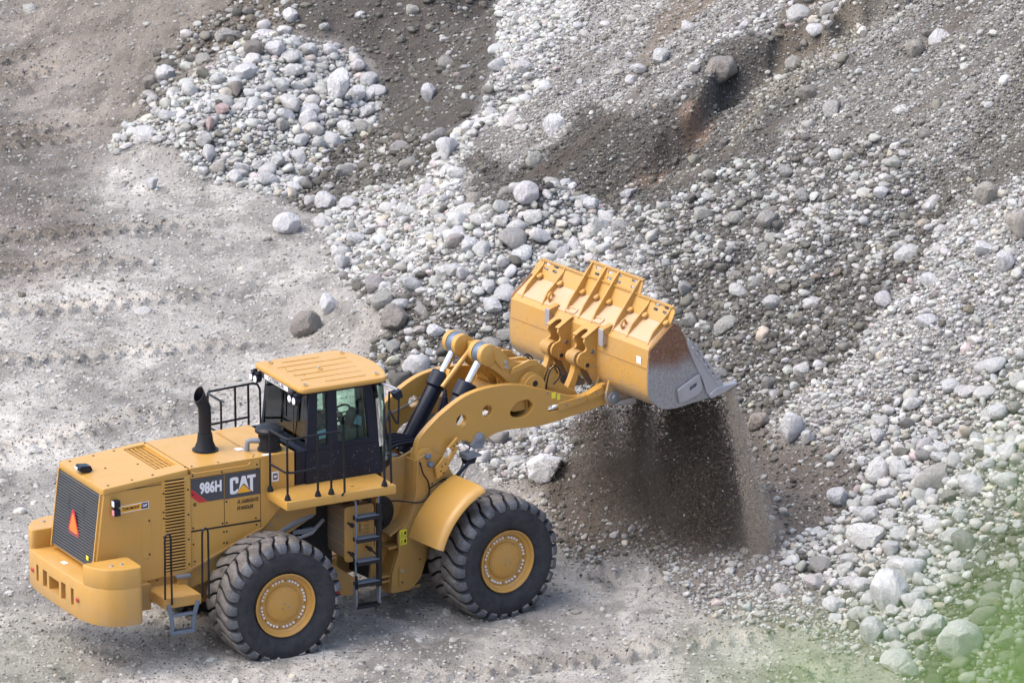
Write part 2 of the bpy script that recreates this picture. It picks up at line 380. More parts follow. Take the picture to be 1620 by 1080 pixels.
# picture <-> ground
cp, sp = math.cos(PITCH), math.sin(PITCH)
def to_px(x, y, z):
    dx, dy, dz = x-CAM.x, y-CAM.y, z-CAM.z
    f = dy*cp - dz*sp; up = dy*sp + dz*cp
    return 810 + FPX*dx/f, 540 - FPX*up/f
def at(px, py):
    """point of the ground sheet that a pixel of the 1620x1080 photograph shows"""
    dx = (px-810)/FPX; dz = -(py-540)/FPX
    d = np.array([dx, cp + dz*sp, -sp + dz*cp])
    t = np.arange(78, 175, 0.12); X = CAM.x + d[0]*t; Y = CAM.y + d[1]*t; Z = CAM.z + d[2]*t
    g = Z - H(X, Y); k = int(np.argmax(g < 0)); k = max(k, 1)
    a = g[k-1]/(g[k-1]-g[k]) if g[k-1] != g[k] else 0; tt = t[k-1] + a*0.12
    return np.array([CAM.x + d[0]*tt, CAM.y + d[1]*tt, CAM.z + d[2]*tt])
# ---- what lies where: outlines drawn round the features of the place, used for soil colour and stone cover
def inpoly(px, py, poly):
    c = np.zeros(px.shape, bool); n = len(poly)
    for i in range(n):
        x0, y0 = poly[i]; x1, y1 = poly[(i+1) % n]
        if y0 == y1: continue
        k = ((y0 > py) != (y1 > py)) & (px < (x1-x0)*(py-y0)/(y1-y0) + x0); c ^= k
    return c
# name: outline, soil colour, (cover by stones of 5 sizes: large..tiny), share of pale stones
Z = {}
def zone(name, poly, soil, cover, pale): Z[name] = (poly, np.array(soil), cover, pale)
GREY = (0.425, 0.402, 0.360); TAN = (0.215, 0.192, 0.164); DARK = (0.094, 0.084, 0.074); DARKG = (0.104, 0.099, 0.092); LIGHT = (0.37, 0.36, 0.35); OLIVE = (0.18, 0.165, 0.135); BROWN = (0.108, 0.089, 0.074)
zone('yard', [(-200, -300), (1900, -300), (1900, 1400), (-200, 1400)], GREY, (0, .0002, .0012, .008, .04), 0.6)
zone('yard_far', [(-200, -200), (420, -200), (330, 0), (225, 180), (190, 250), (120, 330), (60, 300), (-200, 340)], TAN, (0, .0002, .0012, .008, .04), 0.6)
zone('yard_left', [(-200, 290), (150, 300), (190, 350), (120, 430), (0, 470), (-200, 480)], (0.225, 0.198, 0.168), (0, .0002, .002, .010, .05), 0.5)
zone('bank', [(700, -200), (1900, -200), (1900, 1400), (1380, 1060), (1235, 890), (1160, 800), (960, 720), (860, 640), (640, 590), (540, 450), (520, 350), (600, 310), (700, 200), (790, 100)], LIGHT, (0, .01, .08, .45, .75), 0.66)
zone('mound', [(420, -200), (800, -200), (800, 60), (765, 140), (700, 235), (620, 300), (520, 330), (450, 310), (480, 250), (540, 220), (590, 170), (560, 110), (500, 70), (430, 55), (330, 60), (350, -20)], DARK, (.004, .010, .026, .045, .05), 0.2)
zone('mound_low', [(480, 260), (560, 210), (620, 190), (700, 200), (690, 250), (610, 300), (540, 330), (470, 318)], (0.075, 0.064, 0.054), (.02, .07, .22, .35, .4), .22)
zone('edge_stones', [(215, 190), (235, 110), (330, 0), (400, -60), (480, -40), (450, 40), (390, 80), (300, 120), (260, 170)], (0.15, 0.125, 0.10), (.05, .12, .22, .25, .22), .35)
zone('heap_left', [(205, 215), (280, 130), (390, 90), (450, 62), (530, 95), (585, 160), (560, 205), (500, 240), (478, 300), (420, 312), (340, 300), (262, 252)], (0.17, 0.16, 0.15), (.09, .36, .68, .72, .6), .93)
zone('gully', [(800, -60), (960, -60), (900, 100), (770, 235), (720, 320), (640, 345), (560, 440), (520, 350), (620, 300), (705, 215), (770, 110)], LIGHT, (.015, .10, .36, .75, .75), .9)
zone('gully_top', [(800, -60), (960, -60), (890, 90), (780, 130)], LIGHT, (0, .02, .14, .75, .85), .93)
zone('fine_band', [(930, -60), (1310, -60), (1010, 170), (880, 210), (760, 300), (720, 330), (760, 230), (880, 100)], (0.29, 0.278, 0.262), (0, .004, .012, .06, .55), 0.62)
zone('tan_streak', [(1120, -60), (1230, -60), (1000, 110), (960, 110)], (0.20, 0.165, 0.13), (0, 0, .006, .03, .2), .6)
zone('dark_band', [(1330, -20), (1420, 10), (1330, 190), (1180, 270), (980, 340), (930, 330), (890, 300), (720, 350), (760, 280), (880, 200), (1010, 160)], DARKG, (.0005, .004, .02, .10, .5), 0.25)
zone('dark_low', [(730, 290), (880, 200), (1010, 160), (1120, 220), (1000, 330), (900, 310), (800, 300)], (0.072, 0.068, 0.062), (.001, .006, .025, .16, .5), 0.1)
zone('boulder_band', [(1260, -60), (1420, -60), (1370, 60), (1290, 110), (1200, 180), (1230, 120)], (0.19, 0.165, 0.13), (.10, .22, .22, .25, .3), .65)
zone('olive', [(1410, -60), (1470, -60), (1200, 200), (1060, 290), (1020, 300), (1180, 190)], (0.205, 0.185, 0.145), (.002, .006, .015, .06, .4), .6)
zone('olive_right', [(1620, -60), (1800, -60), (1800, 330), (1620, 300), (1480, 390), (1390, 340), (1500, 230), (1600, 120)], (0.15, 0.142, 0.122), (.0005, .005, .02, .10, .55), 0.45)
zone('cone_top', [(1470, -60), (1680, -60), (1560, 160), (1440, 280), (1330, 270), (1200, 260), (1280, 160)], (0.235, 0.225, 0.205), (.001, .004, .015, .12, .65), 0.58)
zone('red_patch', [(1045, 205), (1062, 160), (1085, 140), (1115, 145), (1132, 185), (1085, 228), (1060, 225)], (0.215, 0.150, 0.108), (0, 0, .01, .04, .08), .3)
zone('red_streak', [(985, 300), (1000, 275), (1030, 255), (1040, 262), (1010, 290)], (0.19, 0.130, 0.095), (0, 0, .01, .06, .1), .3)
zone('cone', [(1180, 245), (1360, 200), (1440, 270), (1470, 330), (1330, 470), (1180, 420), (1040, 420), (985, 350)], (0.13, 0.125, 0.118), (.006, .05, .34, .75, .75), 0.58)
zone('cone_dark', [(1040, 420), (1180, 410), (1330, 450), (1450, 340), (1540, 290), (1500, 350), (1340, 530), (1250, 650), (1170, 720), (1120, 600), (1080, 540)], (0.092, 0.087, 0.08), (.02, .08, .30, .60, .65), 0.33)
zone('heap_mid', [(630, 430), (700, 360), (800, 300), (905, 288), (985, 360), (970, 430), (860, 420), (760, 500), (620, 470)], (0.17, 0.165, 0.16), (.14, .50, .70, .72, .6), .92)
zone('mixed', [(560, 450), (640, 455), (760, 495), (850, 425), (880, 480), (820, 560), (720, 600), (590, 590), (600, 540)], (0.095, 0.086, 0.076), (.10, .34, .55, .65, .6), 0.42)
zone('toe_light', [(520, 400), (560, 330), (640, 330), (720, 330), (640, 420), (560, 450)], (0.22, 0.21, 0.2), (.02, .12, .40, .70, .7), .88)
zone('right_fine', [(1500, 350), (1620, 270), (1800, 240), (1800, 560), (1620, 600), (1450, 640), (1300, 760), (1180, 720), (1250, 640), (1340, 530)], (0.33, 0.32, 0.305), (.003, .02, .10, .60, .85), .85)
zone('right_coarse', [(1300, 740), (1450, 640), (1620, 580), (1800, 540), (1800, 1100), (1400, 1090), (1290, 930), (1260, 850)], (0.19, 0.18, 0.165), (.10, .34, .62, .75, .7), .88)
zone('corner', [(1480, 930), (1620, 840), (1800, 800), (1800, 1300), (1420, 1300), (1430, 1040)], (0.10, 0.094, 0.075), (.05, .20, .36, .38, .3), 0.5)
zone('under_arm', [(620, 640), (830, 690), (900, 640), (960, 640), (960, 720), (900, 760), (780, 770), (640, 700)], (0.22, 0.205, 0.19), (.01, .04, .12, .3, .5), .75)
zone('dump', [(905, 640), (1180, 640), (1300, 720), (1330, 800), (1240, 880), (1160, 870), (1060, 860), (960, 830), (890, 790), (820, 760), (880, 700)], BROWN, (.0, .008, .02, .05, .10), .25)
zone('dump_right', [(1185, 650), (1300, 700), (1335, 800), (1250, 870), (1200, 800)], (0.165, 0.142, 0.12), (.0, .008, .02, .05, .10), .35)
zone('dump_skirt', [(840, 760), (960, 820), (1100, 860), (1200, 870), (1080, 910), (960, 890), (880, 840)], (0.125, 0.102, 0.082), (0, .0, .03, .1, .16), .45)
zone('toe_scatter', [(1040, 880), (1230, 850), (1300, 930), (1400, 1060), (1250, 1010), (1100, 960)], (0.24, 0.215, 0.19), (.001, .010, .035, .09, .20), .9)
ZN = list(Z.keys())
def zone_of(px, py):
    # outlines are frayed with noise so no edge is a straight line
    wx = px + (fbm(px*0.012, py*0.012, 4, 81)-0.5)*110; wy = py + (fbm(px*0.012, py*0.012, 4, 83)-0.5)*80
    k = np.zeros(px.shape, int)
    for i, n in enumerate(ZN): k[inpoly(wx, wy, Z[n][0])] = i
    return k
# ---- the sheet
def axis(lo, hi, step, far_lo, far_hi):
    a = [lo - 0.5*(1.35**k - 1) for k in range(1, 60)]; a = [q for q in a if q > far_lo] + [far_lo]
    b = [hi + 0.5*(1.35**k - 1) for k in range(1, 60)]; b = [q for q in b if q < far_hi] + [far_hi]
    return np.array(sorted(a) + list(np.arange(lo, hi, step)) + sorted(b))
gx_ = axis(-9.5, 22, 0.06, -700, 700)
gy_ = np.unique(np.concatenate([axis(-6.5, 50, 0.06, -700, 1500), np.arange(-96, -50, 1.0)]))
GX, GY = np.meshgrid(gx_, gy_); GZ = H(GX, GY)
me = bpy.data.meshes.new('ground'); nx, ny = len(gx_), len(gy_)
co = np.stack([GX, GY, GZ], -1).reshape(-1, 3).astype(np.float32)
idx = np.arange(nx*ny).reshape(ny, nx); quads = np.stack([idx[:-1, :-1], idx[:-1, 1:], idx[1:, 1:], idx[1:, :-1]], -1).reshape(-1, 4)
def np_mesh(me, co, faces, smooth=True):
    n = faces.shape[1]; me.vertices.add(len(co)); me.vertices.foreach_set('co', co.astype(np.float32).ravel())
    me.loops.add(faces.size); me.loops.foreach_set('vertex_index', faces.astype(np.int32).ravel())
    me.polygons.add(len(faces)); me.polygons.foreach_set('loop_start', np.arange(0, faces.size, n, dtype=np.int32))
    try: me.polygons.foreach_set('loop_total', np.full(len(faces), n, dtype=np.int32))
    except Exception: pass
    me.polygons.foreach_set('use_smooth', np.full(len(faces), smooth) if np.isscalar(smooth) else smooth); me.update(calc_edges=True); me.validate()
np_mesh(me, co, quads)
PX, PY = to_px(co[:, 0].astype(float), co[:, 1].astype(float), co[:, 2].astype(float))
near = (co[:, 1] > -9) & (co[:, 1] < 60)
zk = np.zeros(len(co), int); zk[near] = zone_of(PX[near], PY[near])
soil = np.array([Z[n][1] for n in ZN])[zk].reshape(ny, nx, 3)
fine = np.array([Z[n][2][4] for n in ZN])[zk].reshape(ny, nx)
pale = np.array([Z[n][3] for n in ZN])[zk].reshape(ny, nx)
def blur(a, k=2):
    for _ in range(k):
        b = a.copy(); b[1:-1] = (a[:-2]+2*a[1:-1]+a[2:])/4; a = b.copy(); a[:, 1:-1] = (b[:, :-2]+2*b[:, 1:-1]+b[:, 2:])/4
    return a
# patches of damp dark and dry pale soil in the yard
def streak(x, y):
    v = -SA*x + CA*y; u = CA*x + SA*y; return 0.55*fbm(v*1.15 + 0.25*np.sin(u*0.5), u*0.11, 4, 401) + 0.45*fbm(v*3.4, u*0.16, 4, 403)
sk = np.zeros((ny, nx)); sk[:] = streak(GX, GY); STREAKZ = [ZN.index(n) for n in ('fine_band', 'tan_streak', 'dark_band', 'dark_low', 'olive', 'olive_right', 'cone_top', 'gully_top', 'boulder_band')]
bankm = blur(np.isin(zk, STREAKZ).reshape(ny, nx, 1)*1.0, 8); sk = sk[..., None]
soil = soil*(1 - bankm*0.55*sstep(0.50, 0.62, sk))*(1 + bankm*0.15*sstep(0.46, 0.34, sk))
soil = soil*(1-bankm*0.5*sstep(0.53, 0.62, sk)) + np.array([0.175, 0.148, 0.122])*bankm*0.5*sstep(0.53, 0.62, sk)
fine = fine*(1 - bankm[..., 0]*0.75*sstep(0.52, 0.60, sk[..., 0]))
pt = sstep(0.46, 0.66, fbm(GX*0.75+0.3*GY, GY*0.34, 6, 91, 0.62))[..., None]
yardm = (np.isin(zk, [ZN.index('yard'), ZN.index('yard_far'), ZN.index('yard_left')]).reshape(ny, nx, 1))*1.0
yardm = blur(yardm, 6)
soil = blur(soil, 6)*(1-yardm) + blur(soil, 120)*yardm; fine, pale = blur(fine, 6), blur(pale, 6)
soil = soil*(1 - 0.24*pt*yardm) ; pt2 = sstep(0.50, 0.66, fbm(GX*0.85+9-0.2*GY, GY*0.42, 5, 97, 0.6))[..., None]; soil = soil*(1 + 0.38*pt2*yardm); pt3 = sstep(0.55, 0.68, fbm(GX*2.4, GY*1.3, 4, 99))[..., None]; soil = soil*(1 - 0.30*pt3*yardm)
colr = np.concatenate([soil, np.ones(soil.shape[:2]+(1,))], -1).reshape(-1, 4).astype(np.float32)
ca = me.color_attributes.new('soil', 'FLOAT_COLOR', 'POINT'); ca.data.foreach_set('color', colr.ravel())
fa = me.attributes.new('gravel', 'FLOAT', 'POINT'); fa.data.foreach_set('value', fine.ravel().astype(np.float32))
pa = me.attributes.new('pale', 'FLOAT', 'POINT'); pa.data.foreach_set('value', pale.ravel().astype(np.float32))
ground = bpy.data.objects.new('ground', me); COL.objects.link(ground); tag(ground, 'stony quarry yard and gravel bank', None, None, 'structure')
def mk_ground():
    m, nt, b = new_mat('gravelly_soil'); oc = objcoord(nt)
    at_ = N(nt, 'ShaderNodeAttribute', attribute_name='soil'); gr = N(nt, 'ShaderNodeAttribute', attribute_name='gravel'); pl = N(nt, 'ShaderNodeAttribute', attribute_name='pale')
    n1 = noise(nt, 2.2, 6, 0.62, oc, 0.3); n2 = noise(nt, 30, 5, 0.7, oc)
    c = mixc(nt, 1.0, at_.outputs['Color'], mixc(nt, n1, (0.62, 0.60, 0.58, 1), (1.36, 1.37, 1.38, 1)), 'MULTIPLY')
    c = mixc(nt, 1.0, c, mixc(nt, n2, (0.68, 0.68, 0.68, 1), (1.30, 1.30, 1.30, 1)), 'MULTIPLY')
    c = mixc(nt, 1.0, c, mixc(nt, noise(nt, 9, 5, 0.7, oc, 0.6), (0.74, 0.735, 0.73, 1), (1.26, 1.26, 1.26, 1)), 'MULTIPLY')
    hs = []
    for sc, lo in ((16, 0.0), (30, 0.1)):                     # pebbles too small to model
        vo = N(nt, 'ShaderNodeTexVoronoi', voronoi_dimensions='3D', feature='F1'); vo.inputs['Scale'].default_value = sc; vo.inputs['Randomness'].default_value = 1.0; nt.links.new(oc, vo.inputs['Vector'])
        sep = N(nt, 'ShaderNodeSeparateColor'); nt.links.new(vo.outputs['Color'], sep.inputs[0])
        have = N(nt, 'ShaderNodeMath', operation='LESS_THAN'); nt.links.new(sep.outputs[0], have.inputs[0])
        dens = ramp(nt, gr.outputs['Fac'], 0.0, 0.65, 0.14, 0.95); nt.links.new(dens, have.inputs[1])
        inside = ramp(nt, vo.outputs['Distance'], 0.40, 0.30, 0, 1)
        mk = N(nt, 'ShaderNodeMath', operation='MULTIPLY'); nt.links.new(have.outputs[0], mk.inputs[0]); nt.links.new(inside, mk.inputs[1])
        isp = N(nt, 'ShaderNodeMath', operation='LESS_THAN'); nt.links.new(sep.outputs[1], isp.inputs[0]); nt.links.new(pl.outputs['Fac'], isp.inputs[1])
        dk = mixc(nt, sep.outputs[2], (0.10, 0.09, 0.08, 1), (0.20, 0.185, 0.17, 1)); lt = mixc(nt, sep.outputs[2], (0.25, 0.245, 0.24, 1), (0.46, 0.455, 0.455, 1))
        c = mixc(nt, mk.outputs[0], c, mixc(nt, isp.outputs[0], dk, lt))
        dome = N(nt, 'ShaderNodeMath', operation='MULTIPLY'); nt.links.new(ramp(nt, vo.outputs['Distance'], 0.45, 0.0, 0, 1), dome.inputs[0]); nt.links.new(have.outputs[0], dome.inputs[1])
        dm = N(nt, 'ShaderNodeMath', operation='MULTIPLY'); nt.links.new(dome.outputs[0], dm.inputs[0]); dm.inputs[1].default_value = 0.55/sc*1.6
        hs.append(dm.outputs[0])
    ad = N(nt, 'ShaderNodeMath', operation='ADD'); nt.links.new(hs[0], ad.inputs[0]); nt.links.new(hs[1], ad.inputs[1])
    nn = N(nt, 'ShaderNodeMath', operation='MULTIPLY_ADD'); nt.links.new(n2, nn.inputs[0]); nn.inputs[1].default_value = 0.030; nt.links.new(ad.outputs[0], nn.inputs[2])
    n3 = N(nt, 'ShaderNodeMath', operation='MULTIPLY_ADD'); nt.links.new(noise(nt, 8, 5, 0.65, oc), n3.inputs[0]); n3.inputs[1].default_value = 0.07; nt.links.new(nn.outputs[0], n3.inputs[2])
    nt.links.new(c, b.inputs['Base Color']); b.inputs['Roughness'].default_value = 0.95; b.inputs['Specular IOR Level'].default_value = 0.15
    bump(nt, b, n3.outputs[0], 1.0, 1.0)
    return m
ground.data.materials.append(mk_ground())

# ================================================================= STONES
def ico(sub):
    bm = bmesh.new(); bmesh.ops.create_icosphere(bm, subdivisions=sub, radius=1.0)
    v = np.array([q.co[:] for q in bm.verts]); f = np.array([[q.index for q in p.verts] for p in bm.faces]); bm.free(); return v, f
def stone_shape(v, rs, angular):
    d = v/np.linalg.norm(v, axis=1, keepdims=True); r = np.ones(len(v))
    for k in range(7):                                   # broad lumps
        ax = rs.normal(size=3); ax /= np.linalg.norm(ax); r += rs.uniform(-0.13, 0.13)*np.cos(rs.uniform(1.5, 3.2)*np.arccos(np.clip(d@ax, -1, 1)) + rs.uniform(0, 6))
    for k in range(int(7 + 7*angular)):                 # broken faces
        ax = rs.normal(size=3); ax /= np.linalg.norm(ax); c = rs.uniform(0.56, 0.84) if angular > 0.3 else rs.uniform(0.70, 0.94); p = d@ax*r
        r = np.where(p > c, r*(1-(1-0.10)*(p-c)/np.maximum(p, 1e-6)), r)
    if len(v) > 100:
        for fq, am in ((7, 0.022), (13, 0.012), (23, 0.006)): r += am*np.sin(d@rs.normal(size=3)*fq+rs.uniform(0, 6))*np.sin(d@rs.normal(size=3)*fq*1.2+rs.uniform(0, 6))
    s = np.array([1.0, rs.uniform(0.72, 0.95), rs.uniform(0.55, 0.80)]); s /= s.prod()**(1/3)
    q = d*r[:, None]*s; return q
rs = np.random.RandomState(11)
LODS = {}
for sub, cnt in ((4, 14), (3, 14), (2, 14), (1, 14)):
    v, f = ico(sub if sub > 1 else 2 if False else sub); LODS[sub] = ([stone_shape(v, np.random.RandomState(100+k), (0.2, 0.35, 0.9, 0.25, 0.6, 0.2, 1.0, 0.4, 0.1, 0.8, 0.35, 0.25, 0.5, 0.15)[k]) for k in range(cnt)], f)
def stone_tint(pale_share, n, rs):
    k = rs.random_sample(n) < pale_share
    g = np.where(k, rs.uniform(0.34, 0.58, n), rs.uniform(0.085, 0.21, n))
    hue = rs.normal(size=(n, 3))*0.012
    c = g[:, None]*(1 + hue*1.2)
    c[:, 2] *= np.where(k, rs.uniform(0.89, 0.99, n), rs.uniform(0.80, 0.92, n)); c[:, 0] *= np.where(k, rs.uniform(0.97, 1.03, n), 1.04)
    r = rs.random_sample(n) < 0.02; c[r] *= np.array([1.08, 0.92, 0.94])
    b = rs.random_sample(n) < 0.06; c[b] *= np.array([1.06, 0.99, 0.86])
    return np.clip(c, 0.02, 0.72)
def mk_stone(name, src):
    m, nt, b = new_mat(name); oc = objcoord(nt)
    col = N(nt, 'ShaderNodeObjectInfo').outputs['Color'] if src == 'object' else N(nt, 'ShaderNodeAttribute', attribute_name='tint').outputs['Color']
    s1, s2 = ((3.0, 16.0) if src == 'object' else (6.0, 45.0))
    n1 = noise(nt, s1, 5, 0.65, oc, 0.4); n2 = noise(nt, s2, 4, 0.75, oc)
    c = mixc(nt, 1.0, col, mixc(nt, n1, (0.66, 0.64, 0.61, 1), (1.28, 1.29, 1.31, 1)), 'MULTIPLY')
    c = mixc(nt, 1.0, c, mixc(nt, ramp(nt, n2, 0.3, 0.7), (0.80, 0.79, 0.78, 1), (1.16, 1.16, 1.17, 1)), 'MULTIPLY')
    nt.links.new(c, b.inputs['Base Color']); b.inputs['Roughness'].default_value = 0.85; b.inputs['Specular IOR Level'].default_value = 0.25
    ad = N(nt, 'ShaderNodeMath', operation='MULTIPLY_ADD'); nt.links.new(n2, ad.inputs[0]); ad.inputs[1].default_value = 0.35; nt.links.new(n1, ad.inputs[2])
    bump(nt, b, ad.outputs[0], 0.8, 0.16 if src == 'object' else 0.03)
    return m
M['boulder'] = mk_stone('boulder_stone', 'object'); M['pebble'] = mk_stone('pebble_stone', 'tint')
BOULDERS = [[], []]                                       # mesh data shared by copies, fine and finer
for sub, lst in ((4, BOULDERS[0]), (3, BOULDERS[1])):
    for vv in LODS[sub][0]:
        bme = bpy.data.meshes.new('boulder'); np_mesh(bme, vv, LODS[sub][1]); bme.materials.append(M['boulder']); bme.set_sharp_from_angle(angle=R_(34)); lst.append(bme)
grid = {}; CELL = 0.45; placed = []
def put(x, y, r): grid.setdefault((int(x//CELL), int(y//CELL)), []).append((x, y, r))
def free(x, y, r, k):
    n = 1 if r < 0.25 else 2; cx, cy = int(x//CELL), int(y//CELL)
    for i in range(cx-n, cx+n+1):
        for j in range(cy-n, cy+n+1):
            for (a, b, q) in grid.get((i, j), ()):
                if (a-x)**2+(b-y)**2 < ((r+q)*k)**2: return False
    return True
# ---- boulders one can pick out in the photograph: px, py, width, height, tone, label
HB = [
 (453, 352, 44, 33, 'w', 'pale rounded boulder lying alone on the yard left of the rock slope'),
 (518, 477, 36, 40, 'w', 'pale egg-shaped boulder on the yard touching the dark blocky boulder'),
 (484, 511, 54, 48, 'd', 'dark brown blocky boulder on the yard behind the cab roof'),
 (239, 290, 23, 20, 'w', 'small white boulder alone on the open yard left of the far rock heap'),
 (859, 739, 62, 50, 'w', 'large pale flat-topped boulder on the ground beyond the front wheel'),
 (540, 415, 28, 27, 'g', 'grey rounded boulder at the yard edge just above the egg-shaped boulder'),
 (537, 137, 38, 52, 'w', 'tall pale boulder standing on the right shoulder of the far rock heap'),
 (566, 150, 30, 26, 'w', 'white sharp-cornered rock on the dark soil right of the tall pale boulder'),
 (516, 318, 38, 30, 'g', 'grey angular boulder at the foot of the dark mound'),
 (553, 322, 36, 22, 'g', 'long grey boulder beside the angular one at the foot of the mound'),
 (706, 235, 36, 38, 'w', 'big pale rounded boulder at the right edge of the dark mound'),
 (677, 303, 30, 28, 'p', 'pale pinkish angular boulder in the stone gully'),
 (878, 200, 38, 36, 'w', 'pale boulder alone on the dark gravel of the upper bank'),
 (1010, 108, 26, 15, 'w', 'flat pale slab with a white stone just below it on the bank'),
 (998, 126, 19, 16, 'w', 'small white stone just below the flat pale slab'),
 (1143, 108, 58, 44, 'd', 'dark soil-covered boulder jutting from the bank over a black hollow'),
 (1278, 147, 34, 26, 'd', 'brown oval boulder half sunk in the bank below the pale flat one'),
 (1447, 76, 30, 28, 'o', 'olive brown oval boulder alone in fine gravel high on the bank'),
 (1291, 47, 32, 20, 'w', 'pale flat boulder resting on the boulder band near the top of the bank'),
 (1589, 412, 36, 30, 'g', 'smooth grey oval boulder half sunk in pale gravel near the right edge'),
 (1404, 934, 68, 66, 'w', 'very large smooth leaning boulder at the foot of the coarse rock slope'),
 (1438, 897, 60, 34, 'w', 'flat pale boulder lying behind the large leaning boulder'),
 (1443, 949, 42, 30, 'w', 'white oval boulder just right of the large leaning boulder'),
 (1481, 986, 46, 46, 'w', 'pale square-edged boulder beside the big boulder in the green blur'),
 (1378, 996, 46, 42, 'g', 'rough grey boulder on the soil in front of the large leaning boulder'),
 (1519, 1010, 72, 66, 'w', 'biggest boulder of the corner, half veiled by the green leaves'),
 (1326, 785, 36, 30, 'w', 'pale oval boulder at the right edge of the tipped brown soil'),
 (1318, 955, 36, 24, 'w', 'white flattish boulder at the slope foot left of the leaning boulder'),
 (1251, 675, 38, 48, 'w', 'tall white boulder standing beyond the falling soil'),
 (1277, 690, 24, 28, 'w', 'smaller pale boulder leaning on the tall white boulder'),
 (1201, 664, 40, 28, 'b', 'brown soil-coated boulder between falling soil and tall white boulder'),
 (661, 577, 50, 36, 'g', 'big grey boulder behind the far lift arm'),
 (626, 502, 46, 40, 'd', 'dark wedge-shaped rock in the mixed stones left of the bucket'),
 (686, 520, 36, 23, 'w', 'pale flat oval boulder right of the dark wedge-shaped rock'),
 (833, 303, 40, 34, 'p', 'large rounded boulder on the crest of the middle rock heap'),
 (750, 317, 28, 27, 'o', 'brown slab left of the middle rock heap'),
 (1467, 507, 38, 24, 'w', 'pale flat slab in the fine gravel on the right slope'),
 (1470, 443, 38, 22, 'w', 'wide pale slab higher on the right slope above the other slab'),
 (1612, 352, 46, 44, 'o', 'olive brown boulder cut by the right picture edge'),
 (1560, 304, 38, 36, 'o', 'olive soil-coated boulder sunk in the dark gully of the right bank'),
 (677, 147, 27, 30, 'g', 'grey tan rock sticking out of the dark mound'),
 (460, 25, 23, 24, 'w', 'pale angular block on the dark mound near the top'),
 (237, 131, 23, 25, 'd', 'dark brown round boulder at the left corner of the far rock heap'),
 (262, 117, 32, 27, 'g', 'grey broken boulder next to the dark round one at the heap corner'),
 (400, 77, 31, 28, 'd', 'brown boulder on the soil above the far rock heap'),
 (437, 77, 33, 25, 'w', 'pale boulder on top of the far rock heap beside the brown one'),
 (373, 140, 23, 25, 'd', 'dark brown stone among the white stones of the far rock heap'),
 (332, 196, 15, 24, 'r', 'upright dusty red stone in the far rock heap'),
 (352, 173, 24, 17, 'r', 'larger dusty red stone just above the other red one'),
 (330, 242, 21, 28, 'w', 'white upright stone low on the front of the far rock heap'),
 (372, 280, 23, 27, 'w', 'white rounded stone at the front foot of the far rock heap'),
 (488, 187, 29, 28, 'w', 'pale broad boulder on the right side of the far rock heap'),
 (992, 306, 32, 15, 'g', 'flat grey slab lying in dark gravel above the bucket'),
 (1393, 304, 28, 18, 'w', 'white lens-shaped stone on the gravel cone right of the bucket'),
]
TONE = {'w': (0.52, 0.515, 0.51), 'g': (0.38, 0.375, 0.37), 'd': (0.088, 0.074, 0.060), 'o': (0.175, 0.15, 0.115), 'b': (0.16, 0.12, 0.09), 'p': (0.48, 0.44, 0.45), 'r': (0.33, 0.19, 0.18)}
S = []                                                     # every stone: x, y, z, r, rgb, size factors, zone, label
rs = np.random.RandomState(5)
for px, py, w_, h_, tone, lab in HB:
    p = at(px, py + 0.36*h_); ppm = FPX/(np.linalg.norm(p - np.array(CAM[:])))
    rx_, rz_ = w_/2/ppm, h_/2/ppm/0.92
    c = np.array(TONE[tone])*rs.uniform(0.94, 1.06)
    S.append(dict(p=(p[0], p[1], p[2] + rz_*0.66), s=(rx_, 0.5*(rx_+rz_), rz_), c=c, lab=lab, hand=True, zone='', px=math.sqrt(w_*h_)))
    put(p[0], p[1], (rx_+rz_)*0.45)
